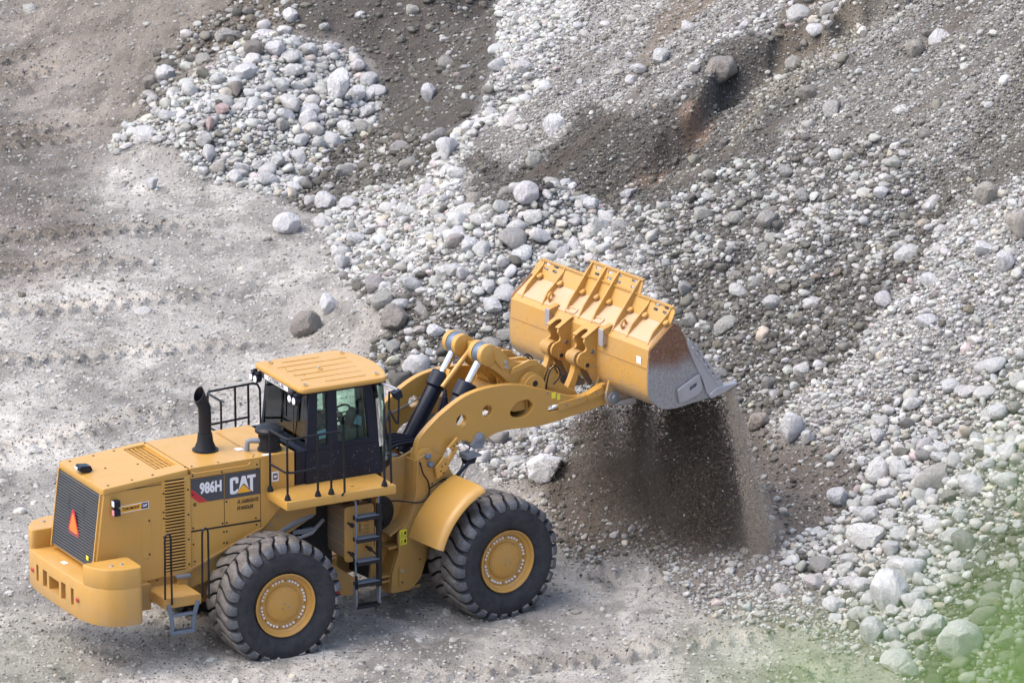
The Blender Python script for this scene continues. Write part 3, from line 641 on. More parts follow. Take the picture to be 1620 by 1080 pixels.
# keep stones out of the wheels' contact patches
for q in ((0, -1.3), (0, 1.3)):
    v_ = Matrix.Rotation(R_(28.2949), 3, 'Z') @ Vector((q[0], q[1], 0)); put(v_.x, v_.y, 0.4)
A_X, A_Y = (-8.5, 21.5), (-6.0, 48.0)
TIERS = [(0.175, 0.265, 0), (0.11, 0.19, 1), (0.066, 0.11, 2), (0.040, 0.066, 3), (0.024, 0.040, 4)]
cov = np.array([Z[n][2] for n in ZN]); palez = np.array([Z[n][3] for n in ZN])
for r0, r1, k in TIERS:
    rm = 0.5*(r0+r1); cmax = cov[:, k].max(); n = int((A_X[1]-A_X[0])*(A_Y[1]-A_Y[0])*cmax*(1.35, 1.6, 2.1, 2.6, 2.5)[k]/(math.pi*rm*rm))
    x = rs.uniform(*A_X, n); y = rs.uniform(*A_Y, n)
    z = np.zeros(n)
    # cheap first cut by the widest possible view, then exact
    ok = (x > -9) & (x < 22); x, y = x[ok], y[ok]
    z = H(x, y); a, b = to_px(x, y, z); ok = (a > -160) & (a < 1850) & (b > -90) & (b < 1190); x, y, z, a, b = x[ok], y[ok], z[ok], a[ok], b[ok]
    zz = zone_of(a, b); cl = (0.35 + 1.3*fbm(x*0.9, y*0.9, 3, 200+k))*np.where(np.isin(zz, STREAKZ), 1 - 0.85*sstep(0.52, 0.60, streak(x, y))*(k > 1), 1)          # clusters and gaps
    ok = rs.random_sample(len(x)) < cov[zz, k]/cmax*cl*1.15; x, y, z, a, b, zz = x[ok], y[ok], z[ok], a[ok], b[ok], zz[ok]
    r = r0 + (r1-r0)*rs.random_sample(len(x))**1.6
    dist = np.sqrt((x-CAM.x)**2 + (y-CAM.y)**2 + (z-CAM.z)**2); tint = stone_tint(palez[zz], len(x), rs)
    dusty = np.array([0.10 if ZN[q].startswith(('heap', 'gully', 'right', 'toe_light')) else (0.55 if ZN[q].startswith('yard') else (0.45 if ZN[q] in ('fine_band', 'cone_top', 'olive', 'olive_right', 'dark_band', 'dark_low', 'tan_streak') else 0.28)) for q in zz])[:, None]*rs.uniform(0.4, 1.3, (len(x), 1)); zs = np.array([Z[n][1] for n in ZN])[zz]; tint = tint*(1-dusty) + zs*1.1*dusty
    kf = (0.80, 0.76, 0.71, 0.67, 0.65)[k]
    for i in range(len(x)):
        if 2*r[i]*FPX/dist[i] < 2.3: continue
        if not free(x[i], y[i], r[i], kf): continue
        put(x[i], y[i], r[i])
        zn = ZN[zz[i]]; heap = zn in ('heap_left', 'heap_mid', 'gully', 'right_coarse', 'toe_light')
        lift = rs.uniform(0.30, 0.75) if heap else (rs.uniform(0.10, 0.5) if not zn.startswith('yard') else rs.uniform(-0.25, 0.35))
        inside = 8 < a[i] < 1612 and 8 < b[i] < 1072 and not (360 < a[i] < 1080 and b[i] > 600 and b[i] < 900)
        S.append(dict(p=(x[i], y[i], z[i] + r[i]*lift*0.8), s=(r[i],)*3, c=tint[i], lab=None, hand=False, zone=zn, px=2*r[i]*FPX/dist[i], ind=inside))
# the 300 largest in the picture are objects of their own, all others one mass of loose stones
order = sorted(range(len(S)), key=lambda i: (not S[i]['hand'], -S[i]['px']*(1 if S[i].get('ind', True) else 0.001)))
GROUPL = {
 'heap_left': ('stone piled among its like in the far rock heap beside the dark mound', 'stones of the far rock heap'),
 'heap_mid': ('stone piled among its like in the middle rock heap behind the bucket', 'stones of the middle rock heap'),
 'right_coarse': ('boulder among its like on the coarse rock slope at the right', 'boulders of the coarse right slope'),
 'corner': ('boulder on dark soil below the coarse slope, behind green leaves', 'boulders in the green corner'),
 'mixed': ('stone lying in the dark and pale mixed rubble left of the bucket', 'stones of the mixed rubble'),
 'mound': ('stone scattered on the dark soil mound in the far background', 'stones on the dark mound'),
 'mound_low': ('stone at the stony foot of the far soil mound', 'stones at the foot of the mound'),
 'edge_stones': ('stone in the loose row along the left edge of the dark mound', 'stones along the mound edge'),
 'gully': ('stone in the stone gully between the mound and the bank', 'stones in the gully'),
 'boulder_band': ('boulder in the eroded boulder band near the top of the bank', 'boulders of the eroded band'),
 'cone': ('stone on the gravel cone right of and beyond the bucket', 'stones of the gravel cone'),
 'cone_dark': ('stone on the damp dark strip of slope right of the bucket', 'stones of the dark strip'),
 'toe_light': ('stone at the slope foot left of the middle rock heap', 'stones at the slope foot'),
 'under_arm': ('stone on the ground seen beneath the lift arms', 'stones beneath the lift arms'),
 '': ('stone lying loose on the gravel bank', 'stones on the gravel bank')}
NIND = 300
EXT = [tuple(np.abs(v).max(0)*0.97) for v in LODS[4][0]]
for n_, i in enumerate(order[:NIND]):
    q = S[i]; k = rs.randint(14)
    if q['hand'] and q['lab'] and ('angular' in q['lab'] or 'blocky' in q['lab'] or 'square' in q['lab'] or 'wedge' in q['lab'] or 'broken' in q['lab']): k = (2, 6, 9)[rs.randint(3)]
    elif q['hand']: k = (0, 1, 3, 5, 7, 8, 10, 11, 13)[rs.randint(9)]
    o = bpy.data.objects.new('boulder', BOULDERS[0 if q['hand'] else 1][k]); COL.objects.link(o)
    ext = EXT[k] if q['hand'] else (1, 1, 1)
    o.location = q['p']; o.scale = tuple(a/b for a, b in zip(q['s'], ext)); o.color = (*[1.055*max(v, 0.003)**(1/2.4)-0.055 for v in q['c']], 1)
    o.rotation_euler = (rs.uniform(-0.15, 0.15), rs.uniform(-0.2, 0.2), rs.uniform(-0.25, 0.25) + (math.pi if rs.rand() < 0.5 else 0)) if q['hand'] else (rs.uniform(-0.5, 0.5), rs.uniform(-0.5, 0.5), rs.uniform(0, 6.28))
    if q['hand']: tag(o, q['lab'], 'boulder')
    else:
        lab, grp = GROUPL.get(q['zone'], GROUPL['']); tag(o, lab, 'boulder', grp)
rest = [S[i] for i in order[NIND:]]
P_ = np.array([q['p'] for q in rest]); R__ = np.array([q['s'][0] for q in rest]); C_ = np.array([q['c'] for q in rest]); D_ = np.array([q['px'] for q in rest])
lod = np.where(D_ > 20, 3, np.where(D_ > 8.5, 2, 1)); tmpl = rs.randint(0, 14, len(rest))
V_, F_all, T_all, SM = [], [], [], []; base = 0
for sub in (1, 2, 3):
    for k in range(14):
        sel = np.where((lod == sub) & (tmpl == k))[0]
        if not len(sel): continue
        tv, tf = LODS[sub][0][k], LODS[sub][1]; n = len(sel)
        az, ti, ta = rs.uniform(0, 6.28, n), rs.normal(0, 0.45, n), rs.uniform(0, 6.28, n)
        ca_, sa_ = np.cos(az), np.sin(az); ct, st = np.cos(ti), np.sin(ti); cb, sb = np.cos(ta), np.sin(ta); o_, z_ = np.ones(n), np.zeros(n)
        Rz = np.stack([np.stack([ca_, -sa_, z_], -1), np.stack([sa_, ca_, z_], -1), np.stack([z_, z_, o_], -1)], 1)
        Rx = np.stack([np.stack([o_, z_, z_], -1), np.stack([z_, ct, -st], -1), np.stack([z_, st, ct], -1)], 1)
        Rb = np.stack([np.stack([cb, -sb, z_], -1), np.stack([sb, cb, z_], -1), np.stack([z_, z_, o_], -1)], 1)
        Rm = Rb @ Rx @ Rz
        vv = np.einsum('nij,mj->nmi', Rm, tv)*R__[sel][:, None, None] + P_[sel][:, None, :]
        V_.append(vv.reshape(-1, 3)); m = len(tv)
        F_all.append((tf[None] + (base + np.arange(n)*m)[:, None, None]).reshape(-1, 3)); base += n*m; SM.append(np.full(n*len(tf), sub == 3))
        T_all.append(np.repeat(C_[sel], m, axis=0))
me = bpy.data.meshes.new('loose_stones'); np_mesh(me, np.concatenate(V_), np.concatenate(F_all), np.concatenate(SM))
tc = np.concatenate(T_all); ca = me.color_attributes.new('tint', 'FLOAT_COLOR', 'POINT'); ca.data.foreach_set('color', np.concatenate([tc, np.ones((len(tc), 1))], 1).astype(np.float32).ravel())
me.materials.append(M['pebble']); o = bpy.data.objects.new('loose_stones', me); COL.objects.link(o); tag(o, 'grey and white stones covering the quarry bank', 'stones', None, 'stuff')
print('stones', len(S), 'verts', base)
# ================================================================= WHEEL LOADER
PSI = R_(28.294852); ART = R_(7.700786); WB = 3.81
loader = bpy.data.objects.new('wheel_loader', None); COL.objects.link(loader)
loader.rotation_euler = (0, 0, PSI); loader.empty_display_size = 0.5
tag(loader, 'large yellow articulated wheel loader tipping soil from its raised bucket', 'wheel loader')
FT = Matrix.Translation((WB/2, 0, 0)) @ Matrix.Rotation(ART, 4, 'Z')
def part(mb, name, par=None, front=False, bev=0.012, **k):
    return mb.build(name, par or loader, FT if front else None, bev, **k)
Y_, F_, B_, BM = M['yellow'], M['frame'], M['black'], M['blackm']
def xz(y): return lambda c: (c.x, y + c.z, c.y)          # 2-D outline (a,b) -> x,z ; thickness along y
def dot(mb, x, y, z, r, mat, ax=(0, -1, 0), h=0.006): mb.lathe([(0, r), (h, r*0.9)], (x, y, z), ax, mat, 8)

# ---- hood
HT = math.atan2(0.11, 1.44)                               # slope of the rear hood top
def ztop(x): return 3.02 + (x + 2.61)*math.tan(HT) if x < -1.17 else 3.13
mb = MB()
mb.prism([(-2.63, 2.93), (-1.17, 3.02), (-1.17, 1.5), (-2.05, 1.40), (-2.79, 1.70)], -0.80, 0.80, Y_)
hood = part(mb, 'hood', bev=0.02)
mb = MB()                                                 # rear top panel with the opening
L = 1.46; me = curve_mesh([rounded([(-2.645, -0.815), (-1.19, -0.815), (-1.19, 0.815), (-2.645, 0.815)], 0.05), [(-1.60, -0.50), (-1.24, -0.50), (-1.24, 0.68), (-1.60, 0.68)]], 0.10, 0.012)
mb.mesh_from(me, Y_, lambda c: (c.x, c.y, ztop(c.x) - 0.05 + c.z))
for x in (-2.5, -2.1, -1.75):
    for y in (-0.70, 0.70): dot(mb, x, y, ztop(x), 0.022, BM, (0, 0, 1))
for x, y in ((-2.2, 0.05), (-1.72, -0.1), (-1.20, -0.70), (-1.21, 0.72)): dot(mb, x, y, ztop(x)+0.0005, 0.02, BM, (0, 0, 1))
top = part(mb, 'top_panel', hood, bev=0)
mb = MB()
mb.box((-1.61, -0.51, 2.99), (-1.23, 0.69, 3.0), M['dark'])
for k in range(5):
    x = -1.56 + k*0.07; mb.box((x, -0.51, 3.06), (x+0.022, 0.69, 3.085), Y_)
for k in range(5):
    y = -0.28 + k*0.2; mb.box((-1.61, y, 3.02), (-1.23, y+0.02, 3.058), Y_)
part(mb, 'top_vent', hood, bev=0)
mb = MB()                                                 # engine bonnet, front half
mb.prism([(-1.165, 3.125), (0.62, 3.135), (0.62, 2.5), (0.03, 1.93), (-1.165, 1.5)], -0.79, 0.79, Y_)
mb.tube([(-1.13, -0.80, 3.06), (-1.10, -0.83, 3.045), (-0.20, -0.83, 3.045), (-0.16, -0.815, 3.06), (-0.15, -0.80, 3.09)], 0.011, Y_, 8)
mb.box((-0.02, -0.66, 3.136), (0.02, 0.7, 3.14), M['frame'])
for x in (-1.1, -0.65, -0.05):
    for y in (-0.72,): dot(mb, x, y, 3.13, 0.018, BM, (0, 0, 1))
bonnet = part(mb, 'bonnet', hood, bev=0.022)
mb = MB()                                                 # seams between the side doors
for (x0, z0, x1, z1) in ((-1.155, 2.955, 0.03, 2.955), (-1.155, 2.12, 0.03, 2.10), (-0.592, 2.11, -0.584, 2.955), (-1.168, 1.5, -1.158, 3.1), (0.028, 1.98, 0.036, 3.1)):
    if abs(x1-x0) > abs(z1-z0): mb.box((x0, -0.7925, min(z0, z1)-0.004), (x1, -0.789, max(z0, z1)+0.004), M['dark'])
    else: mb.box((x0, -0.7925, z0), (x1, -0.789, z1), M['dark'])
for x, z in ((-1.12, 3.0), (-1.12, 2.16), (-0.62, 2.16), (-0.55, 2.16), (-0.55, 2.50), (-0.02, 2.95), (-0.62, 2.99), (-0.05, 2.16), (-0.60, 2.02), (-0.55, 2.02), (-0.60, 1.84), (-0.55, 1.84), (-1.1, 1.62), (-1.12, 2.70), (-0.02, 3.02), (-1.12, 1.9), (-0.04, 2.05)):
    dot(mb, x, -0.79, z, 0.016, BM)
part(mb, 'side_door', hood, bev=0)
mb = MB()                                                 # lower frame rail sweeping up to the deck
mb.prism([(-1.25, 1.52), (0.05, 2.02), (0.55, 2.38), (1.0, 2.40), (1.0, 2.05), (0.4, 1.75), (-0.2, 1.42), (-1.25, 1.18), (-2.0, 1.15), (-2.0, 1.42)], -0.765, 0.765, F_)
mb.prism([(-1.25, 1.50), (0.05, 2.0), (0.05, 1.96), (-1.25, 1.46)], -0.815, -0.765, F_)
for x, z in ((0.2, 2.0), (0.35, 2.12), (0.1, 1.85), (0.5, 2.2)): dot(mb, x, -0.766, z, 0.022, M['grey'])
part(mb, 'hood_rail', hood, bev=0.012)
# side vent
mb = MB()
mb.box((-1.655, -0.812, 1.47), (-1.60, -0.79, 3.0), Y_); mb.box((-1.27, -0.812, 1.47), (-1.17, -0.79, 3.035), Y_)
mb.box((-1.60, -0.812, 3.0), (-1.27, -0.79, 3.03), Y_); mb.box((-1.60, -0.812, 1.45), (-1.27, -0.79, 1.53), Y_)
mb.box((-1.60, -0.803, 1.53), (-1.27, -0.801, 3.0), M['dark'])
rx = Matrix.Rotation(R_(35), 3, 'X')
for k in range(29):
    z = 1.555 + k*0.05; mb.box((-1.60, -0.829, z), (-1.27, -0.803, z+0.013), Y_, rx)
for x in (-1.625, -1.21):
    for z in (1.6, 2.0, 2.4, 2.8): dot(mb, x, -0.812, z, 0.017, BM)
for x in (-1.63,):
    for z in (2.1, 2.5): dot(mb, x, -0.812, z, 0.015, BM)
part(mb, 'side_vent', hood, bev=0.004)
# slot cover on the rear quarter
mb = MB()
me = curve_mesh([rounded([(-2.0, 1.80), (-1.84, 1.80), (-1.84, 2.46), (-2.0, 2.46)], 0.075, 6)], 0.008, 0.003)
mb.mesh_from(me, Y_, xz(-0.802)); dot(mb, -1.87, -0.806, 2.40, 0.017, BM); dot(mb, -1.87, -0.806, 1.86, 0.017, BM)
mb.box((-2.62, -0.806, 2.945), (-1.66, -0.79, 2.955), M['dark'])
for x, z in ((-2.05, 1.43), (-1.9, 1.42), (-1.75, 1.42)): dot(mb, x, -0.80, z, 0.015, BM)
part(mb, 'access_cover', hood, bev=0)
# rear radiator grille
def gx(z): return -2.632 - (2.95 - z)*0.128               # x of the rear face at height z
mb = MB()
mb.prism([(gx(2.9)-0.004, 2.90), (gx(1.74)-0.004, 1.74), (gx(1.74)+0.03, 1.74), (gx(2.9)+0.03, 2.90)], -0.745, 0.745, M['dark'])
ry = Matrix.Rotation(R_(-30), 3, 'Y')
for k in range(27):
    z = 1.757 + k*0.0432; mb.box((gx(z)-0.034, -0.745, z), (gx(z)-0.006, 0.745, z+0.009), M['slat'], ry)
for y in (-0.775, 0.745): mb.prism([(gx(2.93)-0.035, 2.93), (gx(1.70)-0.035, 1.70), (gx(1.70)+0.02, 1.70), (gx(2.93)+0.02, 2.93)], y, y+0.03, Y_)
for y in (-0.25, 0.28): mb.box((gx(2.3)-0.012, y, 2.0), (gx(2.3)-0.010, y+0.02, 2.7), M['slat'])
grille = part(mb, 'radiator_grille', bev=0)
mb = MB(); zc = 2.27; yc = 0.03; gxx = gx(zc) - 0.045
tri = [(yc-0.20, zc-0.155), (yc-0.165, zc-0.20), (yc+0.165, zc-0.20), (yc+0.20, zc-0.155), (yc+0.035, zc+0.20), (yc-0.035, zc+0.20)]
mb.prism(tri, gxx, gxx+0.006, M['red'], 'x')
mb.prism([(yc+(a-yc)*0.72, zc-0.012+(b-zc)*0.74) for a, b in tri], gxx-0.003, gxx-0.0002, M['orange'], 'x')
part(mb, 'warning_triangle', grille, bev=0)
mb = MB(); mb.box((gx(1.85)-0.036, -0.60, 1.84), (gx(1.85)-0.032, -0.52, 1.91), M['signy']); part(mb, 'sticker', grille, bev=0)
# rear lamps
for sy in (-1, 1):
    y = sy*0.87
    for z, ml in ((2.78, M['lens']), (2.64, M['redlens'])):
        mb = MB(); mb.prism(rounded([(y-0.055, z-0.055), (y+0.055, z-0.055), (y+0.055, z+0.055), (y-0.055, z+0.055)], 0.02), -2.50, -2.40, B_, 'x')
        mb.prism(rounded([(y-0.046, z-0.046), (y+0.046, z-0.046), (y+0.046, z+0.046), (y-0.046, z+0.046)], 0.02), -2.508, -2.5005, ml, 'x')
        mb.box((-2.43, min(y, sy*0.80), z-0.015), (-2.41, max(y, sy*0.80), z+0.015), B_)
        part(mb, 'rear_lamp', bev=0.006)
mb = MB(); mb.prism([(-2.66, 3.08), (-2.62, 3.15), (-2.45, 3.13), (-2.42, 3.06), (-2.5, 3.02)], 0.02, 0.20, B_); mb.box((-2.672, 0.06, 3.085), (-2.655, 0.16, 3.13), M['lens'])
part(mb, 'reversing_camera', bev=0.01)
# ---- decals and lettering on the right-hand bonnet doors
def flat(mb, poly, mat, y, t=0.0016): mb.prism(poly, y, y+t, mat)
def letters(mb, txt, x, z, y, size, mat, bold=0, shear=0, sx=1.0, rot=0.0):
    me = text_mesh(txt, size, bold, shear); cr, sr = math.cos(rot), math.sin(rot)
    def fn(c):
        a, b = c.x*sx, c.y
        return (x + a*cr - b*sr, y - c.z, z + a*sr + b*cr)
    mb.mesh_from(me, mat, fn)
YD = -0.7955
mb = MB()
flat(mb, [(-1.15, 2.945), (-0.60, 2.945), (-0.60, 2.555), (-0.87, 2.555), (-1.15, 2.80)], M['decal'], YD)
flat(mb, [(-1.15, 2.795), (-0.878, 2.555), (-1.02, 2.555), (-1.15, 2.675)], M['red'], YD-0.0004)
letters(mb, '986H', -0.815, 2.77, YD-0.003, 0.235, M['white'], 0.010, 0.0, 0.72)
part(mb, 'model_decal', hood, bev=0)
mb = MB()
flat(mb, [(-0.575, 2.945), (0.025, 2.945), (0.025, 2.545), (-0.575, 2.545)], M['decal'], YD)
# three heavy letters drawn as outlines, with the amber triangle under the A
def outl(mb, pts, mat, y, t=0.002):
    me = curve_mesh([pts], t); mb.mesh_from(me, mat, xz(y))
cx0, cz0, ch = -0.49, 2.605, 0.27
Cc = rounded([(cx0+0.145, cz0+0.165), (cx0+0.145, cz0+0.27), (cx0, cz0+0.27), (cx0, cz0), (cx0+0.145, cz0), (cx0+0.145, cz0+0.085), (cx0+0.095, cz0+0.055), (cx0+0.095, cz0+0.045), (cx0+0.052, cz0+0.045), (cx0+0.052, cz0+0.225), (cx0+0.095, cz0+0.225), (cx0+0.095, cz0+0.165)], 0.04, 4)
outl(mb, Cc, M['white'], YD-0.003)
ax0 = cx0 + 0.15
outl(mb, [(ax0, cz0+0.06), (ax0+0.055, cz0+0.27), (ax0+0.115, cz0+0.27), (ax0+0.17, cz0+0.06), (ax0+0.085, cz0+0.155)], M['white'], YD-0.003)
outl(mb, [(ax0-0.055, cz0+0.002), (ax0+0.083, cz0+0.13), (ax0+0.21, cz0+0.002)], M['amber'], YD-0.003)
tx0 = ax0 + 0.145
outl(mb, [(tx0, cz0+0.27), (tx0, cz0+0.222), (tx0+0.047, cz0+0.222), (tx0+0.047, cz0+0.03), (tx0+0.098, cz0-0.005), (tx0+0.098, cz0+0.222), (tx0+0.145, cz0+0.222), (tx0+0.145, cz0+0.27)], M['white'], YD-0.003)
part(mb, 'maker_decal', hood, bev=0)
mb = MB()
letters(mb, 'A', -0.345, 2.468, YD-0.001, 0.098, M['dark'], 0.0012, 0.25, 0.72); letters(mb, 'GGREGATE', -0.155, 2.463, YD-0.001, 0.082, M['dark'], 0.0012, 0.25, 0.70)
letters(mb, 'H', -0.350, 2.368, YD-0.001, 0.098, M['dark'], 0.0012, 0.25, 0.72); letters(mb, 'ANDLER', -0.205, 2.363, YD-0.001, 0.082, M['dark'], 0.0012, 0.25, 0.70)
letters(mb, 'G', -1.09, 2.535, YD-0.001, 0.07, M['dark'], 0.003)
part(mb, 'door_lettering', hood, bev=0)
mb = MB()
flat(mb, [(-2.36, 2.585), (-1.87, 2.60), (-1.87, 2.715), (-2.36, 2.70)], M['white'], -0.8035); flat(mb, [(-2.345, 2.597), (-2.0, 2.608), (-2.0, 2.70), (-2.345, 2.688)], M['amber'], -0.8055)
flat(mb, [(-1.995, 2.608), (-1.882, 2.612), (-1.882, 2.704), (-1.995, 2.70)], M['dark'], -0.8055)
letters(mb, 'TOROMONT', -2.175, 2.648, -0.808, 0.062, M['dark'], 0.002, 0, 0.80, 0.03); letters(mb, 'CAT', -1.938, 2.657, -0.808, 0.056, M['white'], 0.003, 0, 0.75, 0.03)
part(mb, 'dealer_sticker', hood, bev=0)
mb = MB(); flat(mb, rounded([(0.23, 2.70), (0.35, 2.70), (0.35, 2.86), (0.23, 2.86)], 0.015), M['white'], -0.7925, 0.0022); flat(mb, [(0.25, 2.73), (0.33, 2.73), (0.33, 2.83), (0.25, 2.83)], M['decal'], -0.794); flat(mb, [(0.265, 2.76), (0.315, 2.76), (0.315, 2.80), (0.265, 2.80)], M['white'], -0.7955)
part(mb, 'instruction_plate', hood, bev=0)
# ---- counterweight
half = [(-2.30, 1.50), (-2.62, 1.50), (-2.86, 1.40), (-3.02, 1.18), (-3.10, 0.85), (-3.12, 0.4)]
outl_ = half + [(-3.125, 0.0)] + [(x, -y) for x, y in half[::-1]]
mb = MB()
me = curve_mesh([rounded(outl_, 0.10, 3)], 0.62, 0.03)
me = bool_cut(me, [((-3.3, -0.18, -0.11), (-2.96, 0.18, 0.11))] + [((-3.3, min(s*a, s*b), -0.13), (-2.96, max(s*a, s*b), 0.14)) for s in (-1, 1) for a, b in ((0.60, 0.69), (0.26, 0.42))])
mb.mesh_from(me, Y_, lambda c: (c.x, c.y, 1.32 + c.z))
for s in (-1, 1):
    blk = [(-2.30, s*1.50), (-2.62, s*1.50), (-2.86, s*1.40), (-3.02, s*1.18), (-3.085, s*0.92), (-2.82, s*0.92), (-2.30, s*0.92)]
    me = curve_mesh([rounded(blk, 0.09, 4)], 0.33, 0.025); mb.mesh_from(me, Y_, lambda c: (c.x, c.y, 1.765 + c.z))
    for x in (-2.55, -2.72): mb.lathe([(0, 0.03), (0.02, 0.026)], (x, s*1.25, 1.93), (0, 0, 1), M['steel'], 8)
    mb.lathe([(0, 0.04), (0.006, 0.035)], (-3.118, s*0.83, 1.33), (-1, 0, 0), M['red'], 14)
mb.box((-2.95, 0.0, 1.631), (-2.87, 0.14, 1.636), M['white'])
part(mb, 'counterweight', bev=0)
# ---- rear frame, axle, belly
mb = MB()
mb.prism([(-2.3, 1.45), (-2.3, 1.05), (-1.0, 0.85), (0.9, 0.72), (1.5, 0.72), (1.5, 1.1), (0.9, 1.6), (-0.4, 1.5)], -0.50, 0.50, F_)
mb.box((-2.35, -0.9, 1.0), (-1.9, 0.9, 1.42), F_)
mb.box((0.75, -0.62, 1.0), (1.35, 0.62, 2.45), M['dark']); mb.prism([(0.55, 1.0), (1.1, 0.62), (1.75, 0.62), (1.75, 0.85), (1.2, 1.25), (0.8, 1.4)], -0.72, 0.72, F_)
mb.tube([(0.1, -0.70, 1.75), (0.6, -0.74, 1.95), (0.95, -0.72, 2.05)], 0.055, M['grey']); mb.tube([(0.5, -0.6, 2.4), (0.55, -0.62, 1.6)], 0.04, F_)
mb.tube([(0.75, -0.66, 2.45), (0.8, -0.7, 1.9), (0.72, -0.68, 1.5)], 0.02, B_); mb.box((1.20, -0.95, 0.74), (1.32, -0.8, 0.80), M['red'])
mb.box((0.62, -0.72, 1.75), (1.0, -0.64, 1.83), M['grey']); mb.tube([(0.45, -0.66, 1.62), (0.95, -0.70, 1.74), (1.2, -0.62, 1.9)], 0.035, M['steel'])
part(mb, 'rear_frame', bev=0.01)
for fr, xx in ((False, 0.0), (True, WB/2)):
    mb = MB(); mb.lathe([(-1.25, 0.24), (-0.7, 0.22), (-0.45, 0.30), (0, 0.36), (0.45, 0.30), (0.7, 0.22), (1.25, 0.24)], (xx, 0, 1.0), (0, 1, 0), F_, 20)
    part(mb, 'axle', front=fr, bev=0)

# ---- wheels
def wheel_meshes():
    # axis +z points outwards (towards the visible flange); centre at the middle of the tyre
    ty = MB()
    prof = [(-0.36, 0.52), (-0.425, 0.60), (-0.44, 0.74), (-0.43, 0.85), (-0.40, 0.88), (-0.30, 0.90), (0, 0.905), (0.30, 0.90), (0.40, 0.88), (0.43, 0.85), (0.44, 0.74), (0.425, 0.60), (0.38, 0.52), (0.30, 0.50)]
    ty.lathe(prof, (0, 0, 0), (0, 0, 1), M['rubber'], 96, mats=[M['rubber']]*3 + [M['rubber']]*10, caps=False)
    nl = 26; pitch = 2*math.pi/nl
    for side in (1, -1):
        for k in range(nl):
            a0 = pitch*(k + (0.5 if side < 0 else 0))
            # centre line of a lug: sweeps from the crown to the shoulder
            st = [(0.006, -0.04, 1.0), (0.09, 0.05, 1.0), (0.18, 0.24, 0.997), (0.27, 0.50, 0.992), (0.35, 0.62, 0.982), (0.405, 0.665, 0.962), (0.437, 0.68, 0.925), (0.445, 0.685, 0.865)]
            vs = []; fs = []
            jit = 0.004*math.sin(k*12.9+side)
            for i, (v, sh, r) in enumerate(st):
                wd = (0.41, 0.42, 0.41, 0.395, 0.38, 0.36, 0.335, 0.27)[i]
                for e in (-1, -0.82, 0, 0.82, 1):
                    a = a0 + pitch*(sh + wd*e)
                    rr = r + jit - (0.013 if abs(e) == 1 else (0 if e else -0.003)); vv = v*side
                    vs.append((rr*math.cos(a), rr*math.sin(a), vv))
                for e in (-1, 1):
                    a = a0 + pitch*(sh + (wd+0.045)*e); rb = 0.885 if i < 5 else (0.875, 0.855, 0.845)[i-5]
                    vb = v*side*(1 if i < 5 else (0.985, 0.965, 0.96)[i-5]); vs.append((rb*math.cos(a), rb*math.sin(a), vb))
            W = 7
            for i in range(len(st)-1):
                b0, b1 = i*W, (i+1)*W
                for j in range(4): fs.append((b0+j, b0+j+1, b1+j+1, b1+j))
                fs.append((b0+5, b0, b1, b1+5)); fs.append((b0+4, b0+6, b1+6, b1+4))
            fs.append((5, 0, 1, 2, 3, 4, 6)); e_ = (len(st)-1)*W; fs.append((e_+5, e_, e_+1, e_+2, e_+3, e_+4, e_+6))
            nf = len(fs)
            ty.add(vs, fs, M['tread'])
            # shoulder faces are scuffed bare rubber
            for q in range(nf):
                i = q // 6
                if q < nf-2 and q % 6 >= 4: ty.m[len(ty.m)-nf+q] = ty.mi(M['rubber'])
                elif q < nf-2 and i >= 4: ty.m[len(ty.m)-nf+q] = ty.mi(M['scuffed'])
    ri = MB()
    ri.lathe([(0.30, 0.49), (0.395, 0.50), (0.412, 0.508), (0.415, 0.495), (0.40, 0.475), (0.36, 0.462), (0.35, 0.435), (0.335, 0.425), (0.33, 0.415), (0.30, 0.41), (0.295, 0.335), (0.295, 0.30), (0.33, 0.285), (0.335, 0.27), (0.345, 0.265), (0.36, 0.22), (0.365, 0.0)], (0, 0, 0), (0, 0, 1), M['rim'], 64)
    for k in range(40):
        if k % 5 == 4: a = 2*math.pi*k/40; ri.lathe([(0, 0.012), (0.004, 0.012)], (0.375*math.cos(a), 0.375*math.sin(a), 0.297), (0, 0, 1), M['dark'], 6); continue
        a = 2*math.pi*k/40
        ri.lathe([(0, 0.019), (0.03, 0.019), (0.034, 0.010)], (0.372*math.cos(a), 0.372*math.sin(a), 0.297), (0, 0, 1), M['white'], 6)
    for k in range(8):
        a = 2*math.pi*(k+0.3)/8; ri.lathe([(0, 0.011), (0.008, 0.011)], (0.235*math.cos(a), 0.235*math.sin(a), 0.352), (0, 0, 1), M['frame'], 6)
    for q in ((0.0, 0.02), (0.07, -0.05), (-0.03, -0.06)): ri.lathe([(0, 0.013), (0.008, 0.012)], (*q, 0.364), (0, 0, 1), M['grey'], 6)
    ri.lathe([(-0.38, 0.49), (-0.34, 0.45), (-0.1, 0.44), (-0.1, 0.0)], (0, 0, 0), (0, 0, 1), F_, 32)
    return ty, ri
ty, ri = wheel_meshes()
proto = None
for fr, x, s, spin in ((False, 0, -1, 0.02), (True, WB/2, -1, 0.1), (False, 0, 1, 0.06), (True, WB/2, 1, 0.0)):
    wl = bpy.data.objects.new('wheel', None); COL.objects.link(wl); wl.parent = loader
    Mx = Matrix.Translation((x, s*1.293, 1.0)) @ Matrix.Rotation(R_(90) if s < 0 else R_(-90), 4, 'X') @ Matrix.Rotation(spin, 4, 'Z')
    wl.matrix_local = (FT @ Mx) if fr else Mx
    if proto is None:
        t = ty.build('tyre', wl, None, 0, 42); r = ri.build('rim', wl, None, 0, 35); proto = (t, r)
    else:
        for q in proto:
            c = q.copy(); COL.objects.link(c); c.parent = wl

